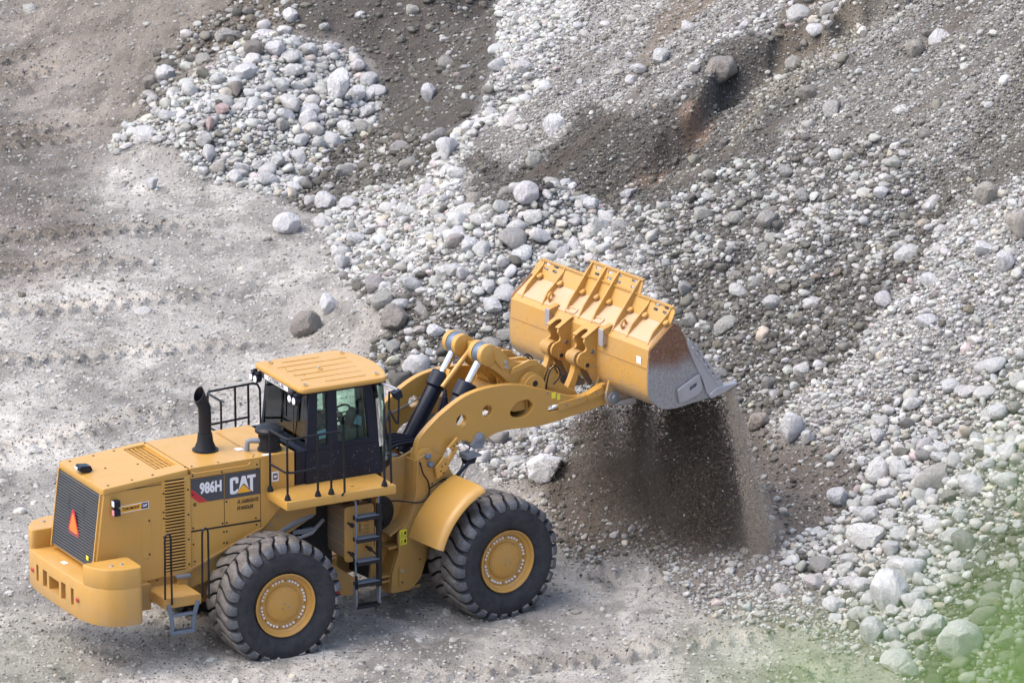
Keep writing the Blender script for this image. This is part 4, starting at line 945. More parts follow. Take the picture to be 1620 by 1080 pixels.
# ---- exhaust, pre-cleaner
mb = MB()
path = [(-0.55, -0.06, 3.40), (-0.55, -0.06, 3.72), (-0.56, -0.06, 3.83), (-0.60, -0.05, 3.93)]
mb.lathe([(0, 0.205), (0.015, 0.205), (0.02, 0.175), (0.14, 0.128), (0.27, 0.112)], (-0.55, -0.06, 3.135), (0, 0, 1), BM, 24)
mb.tube(path, 0.100, BM, 20, cap=False)
# bevelled mouth
d = Vector((-0.38, 0.05, 1)).normalized(); u = Vector((0, 1, 0)); v = d.cross(u).normalized(); c0 = Vector((-0.60, -0.05, 3.93)); n = 20
ring = [c0 + (u*math.cos(2*math.pi*k/n) + v*math.sin(2*math.pi*k/n))*0.100 for k in range(n)]
ring2 = []
for p in ring:
    q = p - c0; h = 0.14 - 1.0*(q.dot(Vector((-1, -0.35, 0)).normalized())); ring2.append(p + d*h*0.85)
inner = [(p-c0)*0.93 + c0 for p in ring]; inner2 = [(p - (c0+d*0.12))*0.93 + c0 + d*0.12 for p in ring2]
mb.add(ring + ring2 + inner2 + inner, [(i, (i+1) % n, n+(i+1) % n, n+i) for i in range(n)] + [(n+i, n+(i+1) % n, 2*n+(i+1) % n, 2*n+i) for i in range(n)] + [(2*n+i, 2*n+(i+1) % n, 3*n+(i+1) % n, 3*n+i) for i in range(n)] + [tuple(range(3*n, 4*n))], BM)
part(mb, 'exhaust_stack', bev=0)
mb = MB(); c = (0.33, -0.52, 3.135)
mb.lathe([(0, 0.19), (0.03, 0.19), (0.035, 0.165), (0.27, 0.165), (0.28, 0.20), (0.30, 0.225), (0.335, 0.225), (0.36, 0.20), (0.385, 0.17), (0.395, 0.12), (0.40, 0.0)], c, (0, 0, 1), BM, 32)
for k in range(24):
    a = 2*math.pi*k/24; mb.box((c[0]+0.166*math.cos(a)-0.006, c[1]+0.166*math.sin(a)-0.006, c[2]+0.2), (c[0]+0.166*math.cos(a)+0.006, c[1]+0.166*math.sin(a)+0.006, c[2]+0.28), BM)
mb.tube([(0.2, -0.50, 3.29), (0.04, -0.44, 3.30), (-0.0, -0.42, 3.28), (-0.01, -0.42, 3.18), (-0.01, -0.42, 3.13)], 0.042, M['grey'], 12)
mb.box((-0.14, -0.35, 3.136), (0.02, -0.22, 3.1395), M['white']); mb.box((0.1, -0.78, 3.136), (0.24, -0.70, 3.1395), M['white'])
part(mb, 'air_pre_cleaner', bev=0)

# ---- deck
mb = MB()
deck_o = [(0.14, -1.50), (2.02, -1.50), (2.02, 1.50), (0.14, 1.50), (0.14, 0.80), (0.64, 0.80), (0.64, -0.80), (0.14, -0.80)]
me = curve_mesh([deck_o], 0.14, 0.01); mb.mesh_from(me, Y_, lambda c: (c.x, c.y, 2.51 + c.z))
mb.box((0.95, -1.503, 2.44), (0.958, -1.49, 2.58), F_); mb.box((1.22, -1.38, 2.5815), (1.52, -1.10, 2.584), Y_); mb.box((1.36, -1.26, 2.585), (1.42, -1.24, 2.587), B_)
part(mb, 'deck', bev=0)
def rail(name, tubes, feet=(), r=0.019):
    mb = MB()
    for t in tubes: mb.tube(t, r, BM, 8)
    for f in feet: mb.lathe([(0, 0.05), (0.02, 0.05), (0.09, 0.026)], f, (0, 0, 1), BM, 10)
    return part(mb, name, bev=0)
def arc(pts): return smooth_poly(pts, 4, False)
for s in (-1, 1):
    zt, zm, zb = 3.56, 3.02, 2.58
    rail('handrail', [[(0.17, s*0.86, zb), (0.17, s*0.86, zt), (0.17, s*0.89, zt+0.01), (0.18, s*1.36, zt), (0.24, s*1.44, zt), (1.02, s*1.46, zt+0.02), (1.10, s*1.46, zt-0.01), (1.14, s*1.46, zt-0.10), (1.15, s*1.46, zb), (1.08, s*1.51, zb-0.02)],
                      [(0.2, s*1.40, zb), (0.2, s*1.40, zt)], [(0.17, s*0.86, zm), (0.18, s*1.36, zm), (0.26, s*1.43, zm), (0.92, s*1.45, zm+0.02)],
                      [(0.70, s*1.44, zb), (0.70, s*1.45, zt)], [(0.93, s*1.44, zb), (0.93, s*1.45, zt)]],
         [(0.17, s*0.86, zb), (0.2, s*1.40, zb), (0.70, s*1.44, zb), (0.93, s*1.44, zb)])
    rail('handrail', [[(1.84, s*1.46, zb), (1.84, s*1.46, 3.80), (1.86, s*1.44, 3.86)], [(1.84, s*1.46, 3.52), (1.98, s*1.30, 3.62), (2.06, s*1.2, 3.70)], [(2.0, s*1.38, 2.58), (2.02, s*1.30, 3.5), (2.02, s*1.28, 3.66)]], [(1.84, s*1.46, zb)])

# ---- cab
cab = bpy.data.objects.new('cab', None); COL.objects.link(cab); cab.parent = loader
def cabpart(mb, name, **k): return mb.build(name, cab, None, k.pop('bev', 0.012), **k)
def hw(z): return 0.825 - (z-2.58)*0.052                    # half width narrows to the top
def cpt(x, z, s): return (x, s*hw(z), z)
def slab(mb, quad, t, mat, nrm):
    n_ = Vector(nrm).normalized()*t; vs = [Vector(p) for p in quad] + [Vector(p)+n_ for p in quad]
    mb.add(vs, [(0, 1, 2, 3), (7, 6, 5, 4), (0, 4, 5, 1), (1, 5, 6, 2), (2, 6, 7, 3), (3, 7, 4, 0)], mat)
mb = MB()
# lower skirt, rear bulkhead, floor
for s in (-1, 1):
    slab(mb, [cpt(0.80, 2.585, s), cpt(2.14, 2.585, s), cpt(2.08, 3.09, s), cpt(0.83, 3.09, s)], 0.05, B_, (0, -s, 0))
    slab(mb, [cpt(0.83, 3.094, s), cpt(2.08, 3.094, s), cpt(2.072, 3.17, s), cpt(0.835, 3.17, s)], 0.06, B_, (0, -s, 0))
    slab(mb, [cpt(0.835, 3.17, s), cpt(1.01, 3.17, s), cpt(1.05, 3.99, s), cpt(0.905, 3.99, s)], 0.07, B_, (0, -s, 0))     # rear pillar
    slab(mb, [cpt(1.20, 3.17, s), cpt(1.37, 3.17, s), cpt(1.38, 3.99, s), cpt(1.215, 3.99, s)], 0.06, B_, (0, -s, 0))      # middle pillar
    slab(mb, [cpt(1.915, 3.17, s), cpt(2.075, 3.17, s), cpt(2.00, 3.99, s), cpt(1.86, 3.99, s)], 0.07, B_, (0, -s, 0))     # front pillar
    slab(mb, [cpt(0.905, 3.99, s), cpt(2.00, 3.99, s), cpt(1.99, 4.05, s), cpt(0.90, 4.05, s)], 0.07, B_, (0, -s, 0))
    slab(mb, [(0.64, s*0.79, 2.585), (0.82, s*0.79, 2.585), (0.84, s*0.785, 3.12), (0.66, s*0.785, 3.12)], 0.05, B_, (0, -s, 0))
mb.box((0.66, -0.74, 2.585), (0.70, 0.74, 3.12), B_); mb.box((0.66, -0.74, 3.08), (0.88, 0.74, 3.12), B_)
for k in range(4): mb.box((0.645, -0.72, 2.72+k*0.09), (0.66, 0.72, 2.745+k*0.09), BM)
mb.box((0.80, -0.76, 2.583), (2.2, 0.76, 2.62), M['interior'])
mb.prism([(0.88, 3.99), (0.80, 3.99), (0.80, 4.06), (0.88, 4.06)], -0.75, 0.75, B_)
mb.prism([(2.12, 2.59), (2.40, 2.59), (2.42, 2.76), (2.12, 2.76)], -0.55, 0.55, B_)
for s in (-1, 1): slab(mb, [(2.13, s*0.815, 2.59), (2.40, s*0.55, 2.59), (2.38, s*0.56, 2.75), (2.11, s*0.81, 2.75)], 0.03, B_, (-1, -s, 0))
mb.box((2.0, -0.70, 4.0), (2.25, 0.70, 4.06), B_)
rng = random.Random(4)
for k in range(70):                                        # dried mud specks on the skirt
    x = rng.uniform(0.9, 2.05); z = 2.62 + 0.42*rng.random()**1.3; mb.lathe([(0, rng.uniform(0.003, 0.007)), (0.002, 0.002)], (x, -hw(z)-0.0008, z), (0, -1, 0), M['steel'], 5)
shell = cabpart(mb, 'cab_shell', bev=0.01)
for s in (-1, 1):
    for (x0, x1, x2, x3) in ((1.01, 1.20, 1.215, 1.05), (1.37, 1.915, 1.86, 1.38)):
        mb = MB(); dz = 0.03
        slab(mb, [(x0, s*(hw(3.17)-dz), 3.17), (x1, s*(hw(3.17)-dz), 3.17), (x2, s*(hw(3.99)-dz), 3.99), (x3, s*(hw(3.99)-dz), 3.99)], 0.006, M['glass'], (0, -s, 0)); cabpart(mb, 'side_window', bev=0)
mb = MB(); slab(mb, [(0.85, -0.74, 3.13), (0.85, 0.74, 3.13), (0.89, 0.71, 3.99), (0.89, -0.71, 3.99)], 0.006, M['glass'], (1, 0, 0)); cabpart(mb, 'rear_window', bev=0)
mb = MB()
for s in (-1, 1):
    prev = None
    ring = [(2.09, 0.80), (2.27, 0.74), (2.38, 0.56), (2.43, 0.30), (2.44, 0.0)]
    for (xa, ya), (xb, yb) in zip(ring, ring[1:]):
        slab(mb, [(xa, s*ya, 2.75), (xb, s*yb, 2.75), (xb-0.10, s*yb*0.93, 4.03), (xa-0.08, s*ya*0.94, 4.03)], 0.006, M['glass'], (-1, 0, 0))
cabpart(mb, 'windscreen', bev=0)
mb = MB()                                                   # rear wiper and brackets
mb.tube([(0.835, 0.34, 3.93), (0.83, 0.20, 3.97), (0.835, 0.1, 3.90), (0.845, 0.0, 3.45)], 0.011, BM, 6); mb.tube([(0.84, -0.36, 3.93), (0.838, -0.33, 3.2)], 0.008, BM, 6); mb.box((0.80, 0.15, 3.90), (0.86, 0.27, 3.99), BM)
cabpart(mb, 'wiper', bev=0)
roof_o = rounded([(0.72, -0.85), (2.22, -0.86), (2.37, -0.4), (2.41, 0.0), (2.37, 0.4), (2.22, 0.86), (0.72, 0.85)], 0.14, 5)
mb = MB(); me = curve_mesh([roof_o], 0.085, 0.028); mb.mesh_from(me, Y_, lambda c: (c.x, c.y, 4.085 + c.z + 0.012*max(0, 1-(c.y/0.85)**2)*(1 if c.z > 0 else 0)))
for y, x0, x1 in ((-0.62, 1.25, 1.95), (-0.37, 0.95, 2.0), (-0.12, 0.95, 2.05), (0.13, 0.95, 2.1), (0.38, 0.92, 2.12), (0.60, 1.1, 1.75)):
    mb.prism(rounded([(x0, y-0.022), (x1, y-0.022), (x1, y+0.022), (x0, y+0.022)], 0.02), 4.128, 4.141, Y_, 'z')
for x, y in ((0.86, -0.68), (0.92, 0.66), (2.1, -0.66), (2.15, 0.62), (1.45, 0.0)):
    mb.lathe([(0, 0.065), (0.024, 0.055), (0.026, 0.0)], (x, y, 4.125), (0, 0, 1), Y_, 16); mb.lathe([(0, 0.028), (0.02, 0.024)], (x, y, 4.15), (0, 0, 1), M['steel'], 6)
for x, y in ((1.0, 0.25), (1.12, 0.16), (0.98, -0.1), (1.1, -0.2), (0.95, -0.4)): dot(mb, x, y, 4.138, 0.012, M['frame'], (0, 0, 1))
roof = cabpart(mb, 'cab_roof', bev=0)
mb = MB(); mb.box((0.735, -0.50, 3.955), (0.80, 0.56, 4.045), M['decal']); mb.box((0.7335, -0.36, 3.962), (0.7348, 0.46, 4.04), M['white'])
me = text_mesh('CATERPILLAR', 0.085, 0.003); mb.mesh_from(me, M['decal'], lambda c: (0.7325 - c.z, 0.05 - c.x*1.05, 4.0 + c.y))
cabpart(mb, 'name_plate', bev=0)
for s in (-1, 1):
    for k in (0, 1):
        y = s*(0.60 + 0.15*k); z = 3.93
        mb = MB(); mb.lathe([(0, 0.068), (0.015, 0.07), (0.09, 0.055), (0.11, 0.03)], (0.64, y, z), (1, 0, -0.0), B_, 18); mb.lathe([(0, 0.058), (0.006, 0.05)], (0.638, y, z), (-1, 0, 0), M['lens'], 16)
        mb.box((0.69, y-0.02, z), (0.75, y+0.02, z+0.12), BM); mb.box((0.66, y-0.05, z+0.075), (0.72, y+0.05, z+0.10), BM)
        cabpart(mb, 'work_lamp', bev=0.004)
# interior
mb = MB()
mb.prism(rounded([(1.05, 3.02), (1.55, 3.06), (1.56, 3.16), (1.05, 3.14)], 0.04), -0.26, 0.26, M['interior']); mb.prism(rounded([(0.98, 3.1), (1.10, 3.1), (1.03, 3.86), (0.93, 3.84)], 0.04), -0.25, 0.25, M['interior'])
mb.box((1.1, -0.18, 2.62), (1.5, 0.18, 3.03), M['interior'])
cabpart(mb, 'seat', bev=0.02)
mb = MB(); cc = Vector((1.80, 0.02, 3.36)); axv = Vector((-0.55, 0, 0.84)).normalized(); u = axv.orthogonal().normalized(); v = axv.cross(u)
mb.tube([cc + (u*math.cos(a) + v*math.sin(a))*0.20 for a in np.linspace(0, 2*math.pi, 25)], 0.018, B_, 8, cap=False)
for a in (0.5, 2.6, 4.7): mb.tube([cc, cc + (u*math.cos(a) + v*math.sin(a))*0.2], 0.012, B_, 6)
mb.tube([cc, (1.95, 0.02, 3.05), (2.0, 0.02, 2.65)], 0.05, B_, 10)
cabpart(mb, 'steering_wheel', bev=0)
mb = MB(); mb.prism(rounded([(1.70, 3.18), (1.92, 3.22), (1.93, 3.52), (1.84, 3.58), (1.74, 3.48)], 0.05), -0.56, -0.34, B_)
slab(mb, [(1.765, -0.565, 3.36), (1.90, -0.565, 3.30), (1.905, -0.565, 3.45), (1.83, -0.565, 3.50)], 0.004, M['screen'], (0, -1, 0)); mb.box((1.42, -0.62, 3.05), (1.9, -0.35, 3.30), M['interior']); mb.tube([(1.82, -0.45, 3.0), (1.82, -0.45, 3.3)], 0.03, B_)
cabpart(mb, 'monitor_console', bev=0.01)
mb = MB(); slab(mb, [(1.04, -0.735, 3.24), (1.20, -0.735, 3.26), (1.20, -0.735, 3.40), (1.04, -0.735, 3.38)], 0.004, M['screen'], (0, 1, 0)); cabpart(mb, 'document_pouch', bev=0)
for s in (-1, 1):                                            # mirror arms at the front corners
    mb = MB(); mb.tube([(2.12, s*0.78, 4.03), (2.26, s*1.0, 3.98), (2.30, s*1.08, 3.94)], 0.02, M['steel'], 8); mb.tube([(2.30, s*1.08, 3.96), (2.28, s*1.08, 3.42)], 0.016, BM, 8); mb.tube([(2.18, s*0.98, 3.93), (2.16, s*1.0, 3.65), (2.24, s*1.07, 3.45), (2.28, s*1.08, 3.42)], 0.018, BM, 8)
    mb.prism([(2.18, 3.93), (2.30, 3.98), (2.34, 3.86), (2.24, 3.82)], s*1.0, s*1.14, B_); mb.box((2.08, min(s*0.60, s*0.82), 3.99), (2.2, max(s*0.60, s*0.82), 4.10), B_)
    cabpart(mb, 'mirror_arm', bev=0)

# ---- tank and ladders
mb = MB()
me = curve_mesh([rounded([(1.25, 1.36), (1.76, 1.36), (1.76, 2.26), (1.25, 2.26)], 0.07)], 0.03, 0.006); mb.mesh_from(me, F_, xz(-1.24))
mb.prism(rounded([(1.27, 1.39), (1.74, 1.39), (1.74, 2.24), (1.27, 2.24)], 0.05), -1.225, -0.60, M['tank'])
for z in (1.62, 1.84, 2.05): mb.box((1.264, -1.2, z), (1.272, -0.62, z+0.012), M['frame'])
mb.box((1.40, -1.265, 1.75), (1.70, -1.25, 2.05), F_)
for z in (1.80, 1.86, 1.92, 1.98): mb.box((1.60, -1.268, z), (1.66, -1.264, z+0.008), M['dark'])
mb.box((1.50, -1.268, 1.82), (1.515, -1.264, 1.98), M['dark']); mb.lathe([(0, 0.02), (0.01, 0.018)], (1.55, -1.265, 1.90), (0, -1, 0), M['steel'], 8)
mb.box((1.79, -1.27, 1.98), (1.85, -1.1, 2.33), F_); mb.box((1.77, -1.26, 1.55), (1.82, -1.1, 1.85), F_)
mb.lathe([(0, 0.10), (0.04, 0.10), (0.05, 0.06)], (1.42, -0.95, 2.26), (0, 0, 1), BM, 16); mb.tube([(1.6, -1.1, 2.26), (1.6, -1.1, 2.44)], 0.025, M['steel'], 8)
part(mb, 'fuel_tank', bev=0.01)
def ladder(name, pts_fn, mat):
    mb = MB(); pts_fn(mb); return part(mb, name, bev=0.004)
def lad_main(mb):
    L1 = [(1.30, -1.42, 2.44), (1.335, -1.47, 2.40), (1.345, -1.47, 2.2), (1.335, -1.45, 1.10), (1.335, -1.45, 0.98)]
    mb.tube(L1, 0.018, M['bluegrey'], 8)
    mb.tube([(1.70, -1.42, 2.50), (1.735, -1.46, 2.46), (1.735, -1.46, 2.3)], 0.018, M['bluegrey'], 8)
    mb.box((1.70, -1.50, 0.98), (1.77, -1.43, 2.32), BM); mb.box((1.32, -1.50, 0.98), (1.35, -1.44, 1.2), BM)
    for z in (2.12, 1.77, 1.40, 1.05): mb.box((1.335, -1.52, z-0.035), (1.735, -1.36, z+0.03), BM); mb.box((1.345, -1.525, z+0.028), (1.72, -1.36, z+0.036), M['bluegrey'])
    for x in (1.325, 1.73): mb.box((x, -1.49, 0.64), (x+0.02, -1.37, 1.02), M['grey'])
    mb.box((1.33, -1.50, 0.655), (1.745, -1.36, 0.70), BM)
    for x, z in ((1.31, 2.0), (1.31, 1.53), (1.62, 1.57)): mb.lathe([(0, 0.035), (0.05, 0.035)], (x, -1.36, z), (0, -1, 0), BM, 10); mb.tube([(x, -1.36, z), (x, -1.22, z)], 0.02, BM, 6)
    mb.tube([(1.31, -1.40, 1.53), (1.335, -1.45, 1.38)], 0.016, BM, 6); mb.tube([(1.62, -1.40, 1.57), (1.71, -1.45, 1.48)], 0.016, BM, 6)
ladder('ladder', lad_main, None)
mb = MB()                                                    # rear step platform with hoop rails and hanging step
mb.box((-1.92, -1.42, 1.16), (-1.30, -0.55, 1.31), F_); mb.box((-1.90, -1.40, 1.311), (-1.32, -0.6, 1.316), Y_); mb.box((-1.45, -0.9, 1.42), (-1.22, -0.78, 1.46), M['grey']); mb.box((-1.42, -0.88, 1.30), (-1.26, -0.8, 1.42), F_)
part(mb, 'step_platform', bev=0.008)
for x in (-1.90, -1.27):
    rail('handrail', [[(x, -1.40, 1.25), (x, -1.42, 2.28), (x+0.01, -1.42, 2.33), (x+0.05, -1.42, 2.36), (x+0.09, -1.42, 2.33), (x+0.10, -1.42, 2.28), (x+0.10, -1.43, 1.22)]], r=0.017)
mb = MB()
for x0, x1 in ((-1.86, -1.80), (-1.36, -1.44)):
    mb.prism([(x0-0.03, 1.22), (x0+0.03, 1.22), (x1+0.03, 0.95), (x1+0.02, 0.74), (x1-0.03, 0.74), (x1-0.03, 0.95)], -1.45, -1.40, M['bluegrey'])
mb.box((-1.82, -1.47, 0.74), (-1.43, -1.36, 0.79), M['bluegrey']); mb.box((-1.81, -1.46, 1.02), (-1.42, -1.40, 1.06), M['bluegrey'])
part(mb, 'hanging_step', bev=0.004)

# ================================================================= front frame, linkage and bucket (articulated)
mb = MB()
for s in (-1, 1):
    P = [(0.31, 0.53), (0.69, 0.53), (0.88, 0.68), (1.05, 1.15), (1.75, 1.45), (1.75, 1.75), (1.55, 2.2), (1.30, 2.62), (1.12, 2.72), (0.83, 2.66), (0.79, 2.05), (0.70, 1.75), (0.60, 1.62), (0.45, 1.49), (0.45, 1.28), (0.47, 1.20), (0.33, 0.86)]
    me = curve_mesh([rounded(P, 0.06)], 0.055, 0.008); mb.mesh_from(me, F_, xz(s*0.76))
    P2 = [(0.10, 0.60), (0.9, 0.55), (1.4, 1.0), (1.4, 2.3), (1.05, 2.72), (0.62, 2.60), (0.30, 2.45), (0.22, 1.7)]
    me = curve_mesh([rounded(P2, 0.05)], 0.05, 0.006); mb.mesh_from(me, F_, xz(s*0.46))
    # webs between the plates
    a, b = (min(s*0.48, s*0.74), max(s*0.48, s*0.74))
    mb.prism([(0.80, 2.62), (0.84, 2.62), (0.83, 2.02), (0.72, 1.70), (0.56, 1.55), (0.53, 1.58), (0.68, 1.72), (0.79, 2.05)], a, b, F_)
    mb.prism([(0.32, 1.45), (0.60, 1.58), (0.60, 1.62), (0.32, 1.49)], a, b, F_); mb.prism([(0.30, 1.24), (0.5, 1.25), (0.5, 1.29), (0.30, 1.28)], a, b, F_)
    mb.prism([(0.34, 0.56), (0.36, 0.85), (0.50, 1.2), (0.47, 1.2), (0.32, 0.87), (0.31, 0.56)], a, b, F_)
    mb.prism([(0.31, 0.53), (0.9, 0.53), (0.9, 0.57), (0.31, 0.57)], a, b, F_)
    for z in (0.72, 0.80): mb.prism(rounded([(0.10, -0.10), (0.36, -0.10), (0.36, 0.10), (0.10, 0.10)], 0.08), z, z+0.035, F_, 'z') if False else mb.box((0.12, min(s*0.60, s*0.74), z), (0.34, max(s*0.60, s*0.74), z+0.03), F_)
    me = curve_mesh([rounded([(0.45, 0.62), (0.57, 0.62), (0.57, 0.95), (0.45, 0.95)], 0.055, 5)], 0.02, 0.004); mb.mesh_from(me, F_, xz(s*0.797)); dot(mb, 0.51, s*0.805, 0.88, 0.03, M['steel'], (0, s, 0), 0.02); dot(mb, 0.51, s*0.806, 0.69, 0.018, M['dark'], (0, s, 0))
    dot(mb, 0.74, s*0.788, 1.42, 0.02, M['white'], (0, s, 0))
    for x, z in ((0.86, 1.0), (1.1, 2.2), (0.95, 1.95)): dot(mb, x, s*0.788, z, 0.016, BM, (0, s, 0))
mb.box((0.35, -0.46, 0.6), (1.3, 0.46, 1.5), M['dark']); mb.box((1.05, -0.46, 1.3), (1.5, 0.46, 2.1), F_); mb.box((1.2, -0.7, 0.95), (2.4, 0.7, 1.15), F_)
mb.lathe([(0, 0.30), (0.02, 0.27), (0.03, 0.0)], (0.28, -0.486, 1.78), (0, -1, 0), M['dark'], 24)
for k in range(3): mb.tube([(0.22+0.05*k, -0.52, 1.95), (0.30+0.03*k, -0.54, 1.72), (0.36, -0.52, 1.6)], 0.025, BM, 8)
ff = part(mb, 'front_frame', front=True, bev=0.004)
mb = MB()
for z in (1.30, 1.43):
    mb.box((0.475, -0.793, z), (0.61, -0.789, z+0.115), M['signy']); mb.prism([(0.485, z+0.02), (0.545, z+0.02), (0.515, z+0.095)], -0.796, -0.793, M['dark']); mb.prism([(0.495, z+0.027), (0.535, z+0.027), (0.515, z+0.08)], -0.7975, -0.7962, M['signy'])
    mb.box((0.56, -0.796, z+0.03), (0.595, -0.793, z+0.085), M['dark'])
part(mb, 'warning_sticker', ff, front=True, bev=0)
mb = MB()                                                    # hoses and bracketry on the frame tower
for pts, r in (([(0.20, -0.49, 2.62), (0.3, -0.52, 2.4), (0.18, -0.52, 2.15), (0.05, -0.5, 2.05)], 0.022), ([(0.86, -0.80, 2.60), (0.88, -0.86, 2.42), (0.98, -0.84, 2.28), (1.02, -0.83, 2.10), (0.95, -0.83, 1.98), (0.80, -0.82, 1.95), (0.55, -0.6, 1.97), (0.25, -0.52, 1.98)], 0.014),
               ([(1.02, -0.83, 2.14), (1.2, -0.84, 2.22), (1.3, -0.84, 2.26)], 0.012), ([(1.25, -0.83, 2.22), (1.38, -0.85, 2.10), (1.42, -0.85, 2.13), (1.3, -0.84, 2.25)], 0.01)):
    mb.tube(arc(pts), r, BM, 6)
for x, z in ((1.0, 2.66), (1.05, 2.52)): mb.lathe([(0, 0.05), (0.05, 0.045), (0.06, 0.02)], (x, -0.80, z), (0, -1, 0.4), M['bluegrey'], 10)
mb.prism([(1.16, 2.28), (1.34, 2.40), (1.42, 2.55), (1.30, 2.62), (1.12, 2.46)], -0.86, -0.82, Y_); mb.prism([(1.28, 2.42), (1.34, 2.42), (1.58, 2.72), (1.52, 2.74)], -0.85, -0.80, Y_); mb.prism([(1.40, 2.75), (1.56, 2.88), (1.62, 2.82), (1.46, 2.69)], -0.84, -0.79, Y_)
for x, z in ((1.22, 2.40), (1.27, 2.36), (1.24, 2.47), (1.31, 2.50), (1.47, 2.76), (1.53, 2.80)): dot(mb, x, -0.86, z, 0.014, M['dark'])
part(mb, 'hose', front=True, bev=0)
# fenders
for s in (-1, 1):
    mb = MB(); vs = []; fs = []; aa = np.linspace(R_(108), R_(162), 14); ys = (0.84, 1.50, 1.60, 1.66)
    for off in (0, -0.02):
        for a in aa:
            for y, dr in zip(ys, (0, 0, -0.02, -0.075)): r = 1.36 + dr + off; vs.append((1.905 + r*math.cos(a), s*y, 1.0 + r*math.sin(a)))
    n1, n2 = len(aa), len(ys)
    for o_ in (0, 1):
        for i in range(n1-1):
            for j in range(n2-1): b0 = o_*n1*n2 + i*n2 + j; fs.append((b0, b0+1, b0+n2+1, b0+n2))
    for i in range(n1-1):
        for j in (0, n2-1): b0 = i*n2+j; fs.append((b0, b0+n2, b0+n2+n1*n2, b0+n1*n2))
    for j in range(n2-1):
        for i in (0, n1-1): b0 = i*n2+j; fs.append((b0, b0+1, b0+1+n1*n2, b0+n1*n2))
    mb.add(vs, fs, Y_); part(mb, 'fender', front=True, bev=0, smooth=50)
# lift arms
arm_up = [(0.82, 2.60), (0.86, 2.80), (0.95, 2.98), (1.31, 3.25), (1.79, 3.48), (2.26, 3.545), (2.74, 3.51), (3.12, 3.40), (3.64, 3.20), (3.95, 3.10), (4.2, 3.10), (4.42, 3.18), (4.58, 3.20), (4.72, 3.10)]
arm_dn = [(4.74, 2.96), (4.62, 2.87), (4.35, 2.83), (3.91, 2.78), (3.29, 2.73), (2.62, 2.78), (2.30, 2.74), (2.12, 2.62), (1.98, 2.64), (1.78, 2.76), (1.60, 2.76), (1.46, 2.70), (1.38, 2.58), (1.28, 2.48), (1.05, 2.42), (0.86, 2.48)]
arm_poly = smooth_poly(arm_up + arm_dn, 5)
hexa = rounded([(2.66, 3.05), (2.80, 3.20), (3.02, 3.22), (3.14, 3.10), (3.05, 2.97), (2.88, 2.93), (2.72, 2.97)], 0.06)
slot = rounded([(3.42, 2.93), (3.68, 2.93), (3.68, 3.03), (3.42, 3.03)], 0.05, 5)
for s in (-1, 1):
    mb = MB(); me = curve_mesh([arm_poly, circ(1.73, 3.09, 0.095), circ(2.23, 3.16, 0.095), hexa, slot], 0.11, 0.012); mb.mesh_from(me, Y_, xz(s*0.655))
    # ducts behind the openings, boss of the lift cylinder, pins, wear strips
    mb.prism(rounded([(3.60, 2.92), (4.15, 2.99), (4.15, 3.09), (3.60, 3.05)], 0.02), min(s*0.711, s*0.75), max(s*0.711, s*0.75), Y_); mb.prism([(4.17, 2.98), (4.50, 3.06), (4.46, 3.18), (4.17, 3.09)], min(s*0.711, s*0.75), max(s*0.711, s*0.75), Y_)
    for x, z in ((3.75, 3.0), (4.0, 3.04), (4.35, 3.09), (3.40, 3.25)): dot(mb, x, s*0.75 if x > 3.5 else s*0.71, z, 0.018, M['grey'], (0, s, 0))
    mb.box((3.48, min(s*0.7115, s*0.713), 3.14), (3.56, max(s*0.7115, s*0.713), 3.24), M['signy']) ; mb.box((3.59, min(s*0.7115, s*0.713), 3.10), (3.65, max(s*0.7115, s*0.713), 3.19), M['signy'])
    mb.lathe([(-0.09, 0.17), (0.09, 0.17), (0.10, 0.12)], (1.0, s*0.655, 2.62), (0, s, 0), Y_, 24)
    mb.lathe([(-0.16, 0.10), (0.12, 0.10)], (4.60, s*0.655, 3.0), (0, s, 0), M['steel'], 20)
    part(mb, 'lift_arm', front=True, bev=0)
mb = MB()
mb.lathe([(-0.61, 0.215), (0.61, 0.215), (0.61, 0.185), (0.05, 0.185), (0.05, 0.0)], (2.88, 0, 3.07), (0, 1, 0), F_, 24, caps=False); mb.lathe([(-0.61, 0.215), (-0.61, 0.185), (-0.05, 0.185), (-0.05, 0.0)], (2.88, 0, 3.07), (0, 1, 0), F_, 24, caps=False); mb.prism(rounded([(2.4, 2.95), (3.5, 2.9), (3.5, 3.1), (2.9, 3.3), (2.4, 3.2)], 0.1), -0.06, 0.06, Y_)
for s in (-1, 1): mb.prism(rounded([(2.75, 3.0), (3.45, 3.0), (3.36, 3.52), (3.2, 3.62), (3.02, 3.52)], 0.12), s*0.54-0.03, s*0.54+0.03, Y_)
part(mb, 'cross_tube', front=True, bev=0.008)
